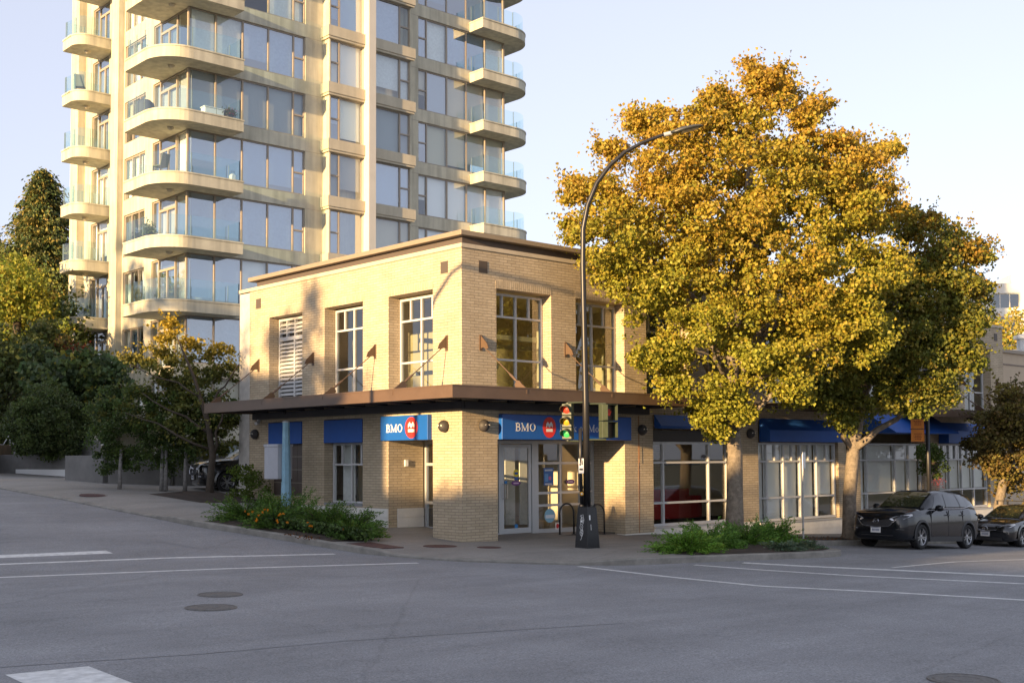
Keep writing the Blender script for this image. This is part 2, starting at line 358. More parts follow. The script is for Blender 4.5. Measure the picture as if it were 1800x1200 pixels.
def cover(name, x, y, r, m, label, cat, off, group=None, rim=True):
    b = MB(); z = gz(x, y)+off; s = (gz(x+.5, y)-gz(x-.5, y)); s2 = gz(x, y+.5)-gz(x, y-.5); k = 28
    prof = [(0, .012), (r*.3, .012), (r*.34, .004), (r*.5, .004), (r*.54, .012), (r*.8, .012), (r*.84, .003), (r*.93, .003), (r*.95, .012), (r, .010), (r*1.02, -.02)]
    for rr, h in prof:
        for q in range(k):
            dx = rr*math.cos(q*2*math.pi/k); dy = rr*math.sin(q*2*math.pi/k); b.v.append((x+dx, y+dy, z+h+dx*s+dy*s2))
    for i in range(len(prof)-1):
        for q in range(k): b.f.append((i*k+q, (i+1)*k+q, (i+1)*k+(q+1) % k, i*k+(q+1) % k)); b.m.append(0)
    return tag(b.build(name, m), label, cat, group)
cover('manhole_cover', -10.92, -7.1, .39, m_cover, 'round iron manhole cover in the road, nearer one of the close pair', 'manhole cover', -.146)
cover('manhole_cover', -10.0, -5.68, .37, m_cover, 'round iron manhole cover in the road, farther one of the close pair', 'manhole cover', -.146)
cover('manhole_cover', -7.95, -17.6, .36, m_cover, 'ribbed round manhole cover at the lower right corner of the road', 'manhole cover', -.146)
cover('manhole_cover', -1.35, -.75, .42, m_tactile, 'rusty round cover in the pavement left of the corner pillar', 'manhole cover', .0)
cover('manhole_cover', -.55, -1.68, .30, m_tactile, 'small rusty round cover in the pavement below the corner pillar', 'manhole cover', .0)
cover('manhole_cover', -4.75, 12.1, .42, m_tactile, 'rusty round cover in the pavement by the left road edge', 'manhole cover', -.02)
pl = MB(); q = [(-3.10, .78), (-2.33, .80), (-2.35, -.60), (-2.98, -.60)]
pl.add([(x, y, gz(x, y)+.004) for x, y in q]+[(x, y, gz(x, y)-.05) for x, y in q], [(0, 1, 2, 3)[::-1], (0, 1, 5, 4), (1, 2, 6, 5), (2, 3, 7, 6), (3, 0, 4, 7)])
tag(pl.build('tactile_plate', m_tactile), 'maroon square ramp plate set in the pavement beside the left shrubs', 'ramp plate')
# planting beds
def bed(pts, name, h=.03):
    b = MB(); c = sum((Vector(p) for p in pts), Vector((0, 0)))/len(pts)
    k = len(pts); b.v = [(p[0], p[1], gz(p[0], p[1])+.006) for p in pts]+[((p[0]*.75+c.x*.25), (p[1]*.75+c.y*.25), gz(p[0]*.75+c.x*.25, p[1]*.75+c.y*.25)+h+.03) for p in pts]+[(c.x, c.y, gz(c.x, c.y)+h+.05)]
    for i in range(k): j = (i+1) % k; b.f += [(i, j, k+j, k+i), (k+i, k+j, 2*k)]; b.m += [0, 0]
    if sum(pts[i][0]*pts[(i+1) % k][1]-pts[(i+1) % k][0]*pts[i][1] for i in range(k)) < 0: b.f = [f[::-1] for f in b.f]
    return struct(b.build(name, m_earth))
bed([(-4.5, 5.3), (-4.0, 3.9), (-3.55, 2.6), (-3.25, 1.2), (-2.4, 1.0), (-1.7, 1.7), (-1.5, 3.3), (-1.8, 5.3), (-3.2, 6.0)], 'planting_bed')
bed([(1.9, -5.0), (2.1, -5.9), (4.3, -6.38), (6.3, -6.7), (6.9, -6.5), (7.1, -5.8), (7.3, -4.6), (7.8, -3.6), (7.4, -2.6), (5.0, -2.9), (3.2, -3.6)], 'planting_bed')
bed([(8.6, -3.35), (16, -3.4), (16, -2.2), (8.6, -2.2)], 'planting_bed', .0)
bed([(-2.6, 9.3), (-.3, 9.0), (-.2, 12.6), (-1.4, 13.0), (-3.0, 12.0)], 'planting_bed')

# ------------------------------------------------------------------ walls with openings, windows
def P3(ax, d, u, z): return (d, u, z) if ax == 'x' else (u, d, z)
def wall(b, ax, d0, d1, u0, u1, z0, z1, ops=(), mi=0, zf=None):
    us = sorted(set([u0, u1]+[min(max(v, u0), u1) for o in ops for v in o[:2]])); zs = sorted(set([z0, z1]+[min(max(v, z0), z1) for o in ops for v in o[2:4]]))
    def full(i, j):
        if i < 0 or j < 0 or i >= len(us)-1 or j >= len(zs)-1: return False
        u = (us[i]+us[i+1])/2; z = (zs[j]+zs[j+1])/2
        return not any(o[0] < u < o[1] and o[2] < z < o[3] for o in ops)
    for i in range(len(us)-1):
        for j in range(len(zs)-1):
            if not full(i, j): continue
            a, c, e, g_ = us[i], us[i+1], zs[j], zs[j+1]
            for d in (d0, d1): b.quad(P3(ax, d, a, e), P3(ax, d, c, e), P3(ax, d, c, g_), P3(ax, d, a, g_), mi)
            if not full(i-1, j): b.quad(P3(ax, d0, a, e), P3(ax, d1, a, e), P3(ax, d1, a, g_), P3(ax, d0, a, g_), mi)
            if not full(i+1, j): b.quad(P3(ax, d0, c, e), P3(ax, d1, c, e), P3(ax, d1, c, g_), P3(ax, d0, c, g_), mi)
            if not full(i, j-1): b.quad(P3(ax, d0, a, e), P3(ax, d1, a, e), P3(ax, d1, c, e), P3(ax, d0, c, e), mi)
            if not full(i, j+1): b.quad(P3(ax, d0, a, g_), P3(ax, d1, a, g_), P3(ax, d1, c, g_), P3(ax, d0, c, g_), mi)
    return b
def abox(b, ax, d0, d1, u0, u1, z0, z1, mi=0):
    return b.box(d0, d1, u0, u1, z0, z1, mi) if ax == 'x' else b.box(u0, u1, d0, d1, z0, z1, mi)
def window(parent, ax, d, u0, u1, z0, z1, vs=(), hs=(), w=.065, fm=None, gm=None, dep=.09, name='window'):
    "frame bars at plane d (outer face) going inward (+); vs=(u,za,zb) hs=(z,ua,ub)"
    b = MB()
    abox(b, ax, d, d+dep, u0, u0+w, z0, z1); abox(b, ax, d, d+dep, u1-w, u1, z0, z1)
    abox(b, ax, d+.002, d+dep-.002, u0+w, u1-w, z1-w, z1); abox(b, ax, d+.002, d+dep-.002, u0+w, u1-w, z0, z0+w*1.1)
    for z, a, c in hs: abox(b, ax, d+.006, d+dep-.012, a, c, z-w*.42, z+w*.42)
    for u, a, c in vs: abox(b, ax, d+.003, d+dep-.008, u-w*.42, u+w*.42, a, c)
    f = b.build(name, fm or m_frame, parent)
    g_ = MB(); dd = d+dep*.55; g_.quad(P3(ax, dd, u0+w*.5, z0+w*.5), P3(ax, dd, u1-w*.5, z0+w*.5), P3(ax, dd, u1-w*.5, z1-w*.5), P3(ax, dd, u0+w*.5, z1-w*.5))
    g_.build('pane', gm or m_glass, f)
    return f

# ------------------------------------------------------------------ brick bank at the corner
bank = thing('bank_building', 'two storey buff brick corner bank with brown canopy and blue signs', 'building')
lu = [(1.22, 3.23, 4.0, 6.74), (4.49, 6.5, 4.0, 6.74), (7.75, 9.73, 4.0, 6.74)]
lg = [(1.23, 3.23, -1, 2.67), (4.49, 6.5, .80, 3.34), (7.73, 9.73, .90, 3.34)]
ru = [(a, a+2.06, 4.0, 6.74) for a in (1.21, 4.25, 7.29, 10.33, 13.37, 16.41, 19.45, 22.49, 25.1)]+[(28.0, 29.85, 4.0, 6.74)]
ru = ru[:-2]+[(25.2, 26.0, 4.0, 6.74), (27.4, 29.82, 4.0, 6.74)]
rg = [(1.23, 6.28, -1, 2.67), (7.56, 11.45, .0, 3.46), (12.9, 17.75, -.1, 3.34), (19.2, 23.95, -.1, 3.34), (25.1, 29.5, -.1, 3.34)]
b = MB(); wall(b, 'x', 0, .40, .0, 10.96, -2, 7.72, lu+lg)
b.build('brick_wall', m_brick, bank)
b = MB(); wall(b, 'y', 0.0, .40, .40, 31.0, -2, 7.72, [(max(o[0], .4),)+o[1:] for o in ru+rg])
b.build('brick_wall', m_brick, bank)
b = MB(); b.box(31.0, 30.6, .4, 12, -3, 7.72); b.build('brick_wall', m_brick, bank)
# corner pillar body and the side walls of the recessed entrance
b = MB(); b.box(.405, 1.23, .405, 1.23, -.5, 2.669); b.box(.40, 1.228, 1.2301, 1.2302, -.5, 2.66)
b.box(.4, 1.231, 3.232, 3.40, .76, 2.70); b.box(6.282, 6.5, .4, 1.45, -1, 2.70); b.build('brick_pillar', m_brick, bank)
b = MB()   # entrance ceiling
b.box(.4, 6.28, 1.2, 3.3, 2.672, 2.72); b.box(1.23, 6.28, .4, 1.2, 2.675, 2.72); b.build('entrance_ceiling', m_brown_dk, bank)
b = MB()   # upright brick courses above the upper windows
for o in lu: b.box(-.006, .2, o[0]-.02, o[1]+.02, o[3]+.002, o[3]+.21)
b.build('soldier_course', m_brick_v, bank)
b = MB()
for o in ru: b.box(o[0]-.02, o[1]+.02, -.006, .2, o[3]+.002, o[3]+.21)
b.build('soldier_course', m_brick_v, bank)
b = MB()   # painted concrete base
b.box(-.035, .3, 3.232, 11.0, -.3, .50); b.box(-.035, .3, 3.232, 11.0, .515, .76); b.box(-.01, .3, 3.25, 11.0, .50, .515)
b.box(.3, 1.232, 3.195, 3.4, -.3, .50); b.box(.3, 1.232, 3.195, 3.4, .515, .76); b.box(.3, 1.23, 3.22, 3.4, .50, .515)
for a, c, zt in ((7.56, 12.9, .02), (12.9, 31.05, -.08)):
    b.box(a, c, -.035, .3, zt-.30, zt); b.box(a, c, -.02, .3, zt-.315, zt-.30); b.box(a, c, -.0352, .3, zt-.62, zt-.315); b.box(a, c, -.02, .3, zt-.635, zt-.62); b.box(a, c, -.035, .3, -3, zt-.635)
b.build('concrete_base', m_white_base, bank)
b = MB(); b.box(6.22, 7.56, -.03, .3, -.5, -.10); b.build('pier_footing', m_white_base, bank)
b = MB(); b.box(-.012, .42, 10.96, 11.62, -.5, 7.68); b.box(.42, 31, 11.3, 11.6, -.5, 7.6); b.build('party_wall', m_stucco, bank)
b = MB()
b.box(-.035, .45, -.035, 11.66, 7.72, 7.83); b.box(.45, 31.03, -.033, .45, 7.7205, 7.829); b.box(30.6, 31.03, .45, 11.6, 7.72, 7.828); b.box(.45, 30.6, 11.2, 11.66, 7.72, 7.83)
b.build('parapet_cap', m_stone, bank)
b = MB(); b.box(.3, 30.7, .3, 11.4, 7.55, 7.66); b.build('roof', mat('roof_membrane', (.12, .12, .12), .9), bank)
b = MB(); b.box(.10, 24, .10, 10.7, 7.8305, 8.02); b.build('roof_curb', m_darkgap, bank)
b = MB(); b.box(-.11, 24.1, -.11, 10.95, 8.03, 8.165); b.build('roof_edge', m_capmetal, bank, bevel=.015)
# interior shell
b = MB(); b.box(.42, 30.6, .42, 11.2, -.14, -.06); b.build('floor', mat('carpet', (.10, .085, .07), .9, .1, 8), bank)
b = MB(); b.box(1.6, 30.6, 1.55, 11.2, 3.45, 3.5); b.box(.42, 30.6, .42, 11.2, 3.86, 3.92); b.box(.42, 30.6, .42, 11.2, 7.2, 7.25); b.build('ceiling', m_intwall, bank)
b = MB(); b.box(7.3, 30.6, 4.2, 4.3, -.05, 3.45); b.box(1.6, 7.3, 7.0, 7.1, -.05, 3.45); b.box(3.6, 30.6, 5.6, 5.7, 3.93, 7.2); b.box(7.2, 7.3, 1.6, 6.9, -.05, 3.44); b.box(17.95, 18.05, .45, 4.2, -.05, 3.44)
b.box(3.6, 3.7, 5.7, 11, 3.93, 7.19); b.box(10, 10.1, 2.4, 5.6, 3.93, 7.19); b.build('partition', m_intwall, bank)
b = MB(); b.box(10.9, 11.4, 2.9, 3.4, -.05, 3.44); b.build('interior_column', m_brick, bank)
b = MB()
for x, y in ((1.9, 2.6), (5.0, 2.3), (8.2, 2.6)): b.bar((x, y, 3.93), (x, y, 7.1), .12)
for y in (2.4, 4.6): b.bar((2.2, y, 5.75), (9.5, y, 5.75), .14)
b.bar((2.3, 1.2, 4.75), (2.3, 5.2, 4.75), .12); b.build('interior_railing', mat('interior_white', (.6, .58, .5), .6), bank)
# glazed entrance
def glazing_set():
    b = MB(); D = 1.27
    abox(b, 'y', D, D+.09, 1.25, 6.28, 2.57, 2.668)
    for u in (2.45, 3.83, 4.85, 5.71, 6.24): abox(b, 'y', D+.002, D+.088, u-.04 if u != 3.83 else u-.14, u+.04 if u != 3.83 else u+.12, -.1, 2.57)
    for z in (2.01, 1.14, .78): abox(b, 'y', D+.008, D+.08, 3.95, 6.2, z-.035, z+.035)
    abox(b, 'y', D+.004, D+.085, 3.95, 6.2, -.1, .10); abox(b, 'y', D+.004, D+.085, 1.3, 2.41, -.1, .06)
    f = b.build('entrance_glazing', m_alu, bank)
    g_ = MB(); dd = D+.05
    for a, c in ((1.3, 2.41), (3.95, 4.81), (4.89, 5.67), (5.75, 6.2)): g_.quad((a, dd, .08), (c, dd, .08), (c, dd, 2.57), (a, dd, 2.57))
    g_.build('pane', m_glass, f)
    d = MB(); z0 = .02
    abox(d, 'y', D+.015, D+.07, 2.50, 2.61, z0, 2.55); abox(d, 'y', D+.015, D+.07, 3.56, 3.67, z0, 2.55)
    abox(d, 'y', D+.017, D+.068, 2.61, 3.56, 2.45, 2.55); abox(d, 'y', D+.017, D+.068, 2.61, 3.56, z0, .17)
    do = d.build('glass_door', m_alu, bank)
    MB().quad((2.6, D+.04, .15), (3.57, D+.04, .15), (3.57, D+.04, 2.46), (2.6, D+.04, 2.46)).build('pane', m_glass, do)
    h = MB().tube([(2.56, D+.01, 1.02), (2.56, D-.07, 1.02), (2.56, D-.07, 1.42), (2.56, D+.01, 1.42)], .014, 8); h.tube([(2.66, D+.01, 1.02), (2.66, D-.06, 1.02), (2.66, D-.06, 1.42), (2.66, D+.01, 1.42)], .014, 8)
    h.build('handle', mat('door_handle', (.5, .5, .5), .25, metal=1), do)
    b = MB(); D = 1.27
    for u in (1.33, 1.95, 2.6, 3.18): abox(b, 'x', D+.002, D+.088, u-.04, u+.04, -.1, 2.57)
    abox(b, 'x', D, D+.09, 1.30, 3.22, 2.57, 2.668); 
    for z in (.18, .9, 2.0): abox(b, 'x', D+.008, D+.08, 1.3, 3.2, z-.04, z+.04)
    f = b.build('entrance_glazing', m_alu, bank)
    MB().quad((D+.05, 1.3, .1), (D+.05, 3.2, .1), (D+.05, 3.2, 2.6), (D+.05, 1.3, 2.6)).build('pane', m_glass, f)
glazing_set()
# upper windows
for o in lu[:2]:
    u0, u1 = o[0]+.02, o[1]-.02; w4 = (u1-u0)/4; mid = (u0+u1)/2
    f = window(bank, 'x', .38, u0, u1, 3.98, 6.68, [(mid, 4.0, 6.66)]+[(u0+w4*k, 6.04, 6.66) for k in (1, 3)], [(6.04, u0, u1), (4.86, u0, u1)], gm=m_glass_up)
for i, o in enumerate(ru):
    u0, u1 = o[0]+.02, o[1]-.02; w4 = (u1-u0)/4; mid = (u0+u1)/2
    f = window(bank, 'y', .34, u0, u1, 3.98, 6.68, [(mid, 4.0, 6.66)]+([(u0+w4*k, 6.04, 6.66) for k in (1, 3)] if u1-u0 > 1.5 else []), [(6.04, u0, u1), (4.86, u0, u1)], gm=m_glass_up)
b = MB()
u0, u1 = 7.77, 9.71
for a, c, e, g_ in ((u0, u0+.06, 3.98, 6.7), (u1-.06, u1, 3.98, 6.7), (u0+.96, u0+1.03, 3.98, 6.05), (u0, u1, 6.62, 6.70), (u0, u1, 5.98, 6.1), (u0, u1, 3.98, 4.05), (u0+.46, u0+.51, 6.1, 6.62), (u0+.95, u0+1.0, 6.1, 6.62), (u0+1.44, u0+1.49, 6.1, 6.62)): abox(b, 'x', .34+.001*len(b.f)/6, .44, a, c, e, g_)
lv = b.build('louvre_panel', m_frame, bank); b = MB()
z = 4.08
while z < 6.58:
    if not 5.93 < z < 6.1: b.add([(.345, u0+.05, z), (.345, u1-.05, z), (.42, u1-.05, z+.075), (.42, u0+.05, z+.075), (.345, u0+.05, z+.02), (.345, u1-.05, z+.02), (.42, u1-.05, z+.095), (.42, u0+.05, z+.095)], [(0, 1, 2, 3), (4, 7, 6, 5), (0, 4, 5, 1), (3, 2, 6, 7)])
    z += .125
b.build('slat', m_frame, lv); MB().box(.44, .46, u0, u1, 3.9, 6.7).build('louvre_back', m_intdark, lv)
# ground floor windows, left face
f = window(bank, 'x', .30, 4.51, 6.48, .84, 2.64, [(5.5, .86, 2.6), (5.0, 2.0, 2.6), (6.0, 2.0, 2.6)], [(2.0, 4.5, 6.5)])
MB().box(-.01, .30, 4.50, 6.49, .79, .86).build('window_sill', mat('sill_grey', (.25, .25, .25), .7), bank)
MB().box(.62, .63, 5.75, 6.4, .9, 2.6).box(.60, .64, 4.55, 4.9, .9, 2.6).build('curtain', m_curtain, bank)
b = MB(); tm = mat('panel_tile', (.085, .062, .050), .45, .1, 4)
for i in range(4):
    for j in range(5): b.box(.20, .24, 7.86+.47*i, 7.86+.47*i+.455, 1.02+.41*j, 1.02+.41*j+.395)
b.build('tile_panel', tm, bank); MB().box(.21, .27, 7.73, 9.73, .9, 2.75).build('panel_backing', mat('grout', (.35, .32, .26), .8), bank)
MB().box(.0, .2, 7.74, 9.72, .88, .99).build('window_sill', mat('sill_buff', (.33, .25, .13), .7), bank)
for a, c in ((4.50, 6.49), (7.74, 9.72)): MB().box(-.03, .35, a, c, 2.645, 3.325).build('blue_panel', m_blue, bank, bevel=.01)
# ground floor windows, right face
def shopwin(u0, u1, z0, z1, cols, ztr, zr, sub):
    vs = [(u, z0, z1) for u in cols]; hs = [(ztr, u0, u1), (zr, u0, u1)]
    if sub:
        e = [u0]+list(cols)+[u1]
        vs += [((e[i]+e[i+1])/2, ztr, z1) for i in range(len(e)-1) if e[i+1]-e[i] > .8]
    return window(bank, 'y', .12, u0, u1, z0, z1, vs, hs, w=.075, dep=.11)
shopwin(7.58, 11.42, .05, 2.64, (8.18, 10.42), 2.0, .76, False)
shopwin(12.93, 17.72, -.03, 2.64, (13.53, 14.53, 15.54, 16.56), 2.0, .76, True)
shopwin(19.23, 23.92, -.03, 2.64, (19.87, 21.9, 22.95), 2.0, .76, False)
shopwin(25.12, 29.48, -.03, 2.64, (26.2, 27.25, 28.3), 2.0, .76, True)
b = MB()
for a, c, zb in ((7.56, 11.45, .0), (12.9, 17.75, -.1), (19.2, 23.95, -.1), (25.1, 29.5, -.1)): b.box(a, c, -.07, .13, zb-.0, zb+.055)
b.build('window_sill', mat('sill_paint', (.42, .42, .41), .6), bank)
MB().box(7.56, 11.45, .08, .35, 2.645, 3.0).build('dark_panel', mat('bronze_panel', (.035, .028, .022), .5), bank)
b = MB()   # blinds drawn in the right hand shop windows
for u0, u1, bot in ((13.0, 13.5, .0), (13.57, 14.5, .0), (14.57, 15.5, .0), (15.6, 16.5, .0), (16.6, 17.65, .8), (19.3, 19.85, 0), (19.95, 21.85, .8), (21.95, 22.9, .8), (23.0, 23.85, .8), (25.2, 26.15, .8), (26.25, 27.2, .8), (27.3, 28.25, .8), (28.35, 29.4, .8)):
    b.box(u0, u1, .30, .31, bot, 2.6)
b.build('blind', m_blind, bank)
b = MB(); b.box(8.5, 12.4, 2.0, 2.7, .1, .62); b.box(8.5, 12.4, 2.55, 2.75, .5, 1.08); b.box(8.5, 8.7, 2.0, 2.7, .5, .85); b.box(12.2, 12.4, 2.0, 2.7, .5, .85)
b.build('red_sofa', mat('red_fabric', (.35, .02, .015), .7), bank, bevel=.04)
MB().box(7.8, 15, 4.16, 4.19, 1.86, 2.0).build('blue_band', mat('int_blue', (.02, .10, .35), .5), bank)
b = MB()
for i in range(4): b.box(3.0+.6*i, 3.4+.6*i, 3.0, 3.05, -.05, 2.5)
b.build('vertical_blind', m_curtain, bank)

# ------------------------------------------------------------------ canopy, rods, awnings, lamps
E_ = 1.8
def canopy(pts_out, pts_in, zt, zb, soff):
    "L or straight canopy: fascia runs along pts_out"
    b = MB(); k = len(pts_out)
    inn = []
    for i in range(k-1):
        a = Vector((*pts_out[i], 0)); c = Vector((*pts_out[i+1], 0))
        b.quad((a.x, a.y, zb), (c.x, c.y, zb), (c.x, c.y, zt), (a.x, a.y, zt))
    f = b.build('canopy', m_brown, bank)
    return f
def fascia(b, x0, x1, y0, y1, z0, z1): b.box(x0, x1, y0, y1, z0, z1)
YC = 10.65; XC = 7.35
b = MB(); b.box(-E_, -E_+.06, -E_, YC, 3.635, 3.93); b.box(-E_+.06, XC, -E_, -E_+.06, 3.6352, 3.9298); b.box(-E_+.06, -.0, YC-.06, YC, 3.636, 3.929); b.box(XC-.06, XC, -E_+.06, 0, 3.636, 3.929)
for y in (.62, 3.87, 7.12): b.box(-E_-.008, -E_, y-.03, y+.03, 3.80, 3.905)
for x in (.65, 3.83): b.box(x-.03, x+.03, -E_-.008, -E_, 3.80, 3.905)
b.box(-E_-.012, -E_+.0, -E_-.012, YC, 3.915, 3.95); b.box(-E_, XC, -E_-.012, -E_, 3.915, 3.95)
can = b.build('canopy_fascia', m_brown, bank)
b = MB(); b.box(-E_+.06, -.002, -E_+.06, YC-.06, 3.80, 3.90); b.box(0, XC-.06, -E_+.06, -.002, 3.8002, 3.8998)
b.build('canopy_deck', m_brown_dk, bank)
b = MB()
for y in [-1.0+1.08*k for k in range(11)]: b.box(-E_+.07, -.003, y-.05, y+.05, 3.66, 3.799)
for x in [.6+1.04*k for k in range(7)]: b.box(x-.05, x+.05, -E_+.07, -.003, 3.66, 3.799)
b.box(-.12, -.003, -.1, YC-.07, 3.45, 3.655); b.box(0, XC-.07, -.12, -.003, 3.45, 3.655)
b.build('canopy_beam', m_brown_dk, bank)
b = MB()
for y in (-.9, 1.2, 2.6, 4.2, 5.6, 7.6, 9.1, 10.2): b.box(-.12-.05, -.02, y, y+.42, 3.951, 3.99)
b.build('canopy_flashing', m_white, bank)
canopy2 = MB(); canopy2.box(21.2, 27.6, -E_, -E_+.06, 3.62, 3.93); canopy2.box(27.54, 27.6, -E_+.06, 0, 3.62, 3.93); canopy2.box(21.2, 27.54, -E_+.06, -.002, 3.8, 3.9)
canopy2.box(12.2, 18.3, -E_, -E_+.06, 3.62, 3.93); canopy2.box(12.2, 18.3, -E_+.06, -.002, 3.8, 3.9)
canopy2.build('canopy_fascia', m_brown, bank)
def rod(ax, u, zt=5.22):
    S = Vector((-1, 0, 0)) if ax == 'x' else Vector((0, -1, 0)); o = Vector((0, u, 0)) if ax == 'x' else Vector((u, 0, 0)); side = Vector((0, 1, 0)) if ax == 'x' else Vector((1, 0, 0))
    a = o+Vector((0, 0, zt)); c = o+S*(E_-.12)+Vector((0, 0, 3.93)); d = (c-a).normalized()
    b = MB(); b.tube([a+d*.2, c-d*.15], .014, 8); b.tube([a+(c-a)*.66, a+(c-a)*.70, a+(c-a)*.80, a+(c-a)*.84], [.016, .032, .032, .016], 8)
    r_ = b.build('tie_rod', m_brown, bank)
    b = MB()
    def plate(pts):
        k = len(pts); vs = [o+S*p+Vector((0, 0, z))+side*t for t in (-.012, .012) for p, z in pts]
        b.add(vs, [tuple(range(k)), tuple(range(k, 2*k))[::-1]]+[(i, (i+1) % k, (i+1) % k+k, i+k) for i in range(k)])
    plate([(0.002, zt+.22), (0.002, zt-.14), (.12, zt-.12), (.20, zt-.16), (.32, zt-.16), (.26, zt-.02)])
    b.box(-.02, .0, u-.05, u+.05, zt-.2, zt+.22) if ax == 'x' else b.box(u-.05, u+.05, -.02, .0, zt-.2, zt+.22)
    plate([(E_-.02, 3.94), (E_-.42, 3.94), (E_-.46, 4.06), (E_-.38, 4.16), (E_-.28, 4.14), (E_-.2, 4.06)])
    b.build('bracket_plate', m_brown, r_)
for y in (.62, 3.87, 7.12, 10.38): rod('x', y)
for x in (.65, 3.83, 6.93, 12.6, 15.6, 22.0, 25.6, 27.0, 30.3): rod('y', x)
def awning(u0, u1, z0, zs, z1, e):
    b = MB()
    b.add([(u0, -.02, z1), (u1, -.02, z1), (u1, -e, zs), (u0, -e, zs), (u0, -e, z0), (u1, -e, z0), (u0, -.02, z0), (u1, -.02, z0)], [(0, 3, 2, 1), (3, 4, 5, 2), (0, 6, 4, 3), (1, 2, 5, 7), (4, 6, 7, 5)])
    b.build('awning', m_blue, bank)
awning(7.6, 11.4, 3.04, 3.12, 3.46, .30); awning(12.95, 17.75, 2.66, 3.05, 3.45, .45); awning(19.2, 23.95, 3.0, 3.02, 3.9, 1.5); awning(25.1, 29.5, 2.66, 3.15, 3.5, .45)
def walllamp(ax, u, z):
    o = Vector((0, u, z)) if ax == 'x' else Vector((u, 0, z)); nrm = Vector((-1, 0, 0)) if ax == 'x' else Vector((0, -1, 0))
    b = MB(); b.lathe([(.0, .0), (.13, .0), (.155, .02), (.165, .06), (.155, .11), (.12, .165), (.07, .20), (0, .215)], o, nrm, 24)
    f = b.build('wall_lamp', m_brown_dk, bank, smooth=True)
    side = Vector((0, 1, 0)) if ax == 'x' else Vector((1, 0, 0))
    c = MB(); c.add([o+nrm*.205+side*s+Vector((0, 0, dz)) for s, dz in ((-.10, .0), (.10, .0), (.08, .035), (-.08, .035))]+[o+nrm*.10+side*s+Vector((0, 0, dz)) for s, dz in ((-.155, .0), (.155, .0), (.15, .035), (-.15, .035))], [(0, 1, 2, 3), (0, 4, 5, 1), (3, 2, 6, 7)])
    c.build('lamp_lens', mat('lamp_lens', (.85, .78, .65), .4), f)
for a in (('x', 10.5, 2.98), ('x', .69, 3.02), ('y', .70, 3.03), ('y', 7.0, 2.99), ('y', 12.4, 2.93), ('y', 18.4, 2.5)): walllamp(*a)
b = MB(); b.tube([(-.02, 10.25, 3.42), (-.12, 10.25, 3.42)], .03, 10); b.tube([(-.10, 10.2, 3.36), (-.26, 10.1, 3.32)], [.055, .055], 12)
b.build('security_camera', m_white, bank, smooth=False)
b = MB(); b.lathe([(.0, 0), (.06, 0), (.06, -.05), (.04, -.09), (0, -.1)], (-.3, 8.3, 3.66), n=14); b.build('dome_camera', m_black, bank, smooth=True)
b = MB()
for ax, u, z in (('x', .72, 7.27), ('x', 10.42, 7.27), ('y', .74, 7.27), ('y', 30.35, 7.3)): abox(b, ax, -.012, .05, u-.15, u+.15, z-.16, z+.16)
b.build('vent_cover', mat('vent_brown', (.085, .066, .05), .6), bank)
MB().box(.55, .66, 3.184, 3.2295, 1.95, 2.13).build('notice_plate', m_white, bank)
MB().box(-.04, 0, 11.1, 11.16, 1.95, 2.02).build('wall_outlet', m_black, bank)
b = MB(); b.tube([(6.9, -.03, 3.45), (6.9, -.03, 2.0)], .004, 6); b.box(6.885, 6.915, -.006, 0, -.1, 3.4); b.build('rust_stain_pipe', mat('rust', (.30, .15, .07), .9), bank)

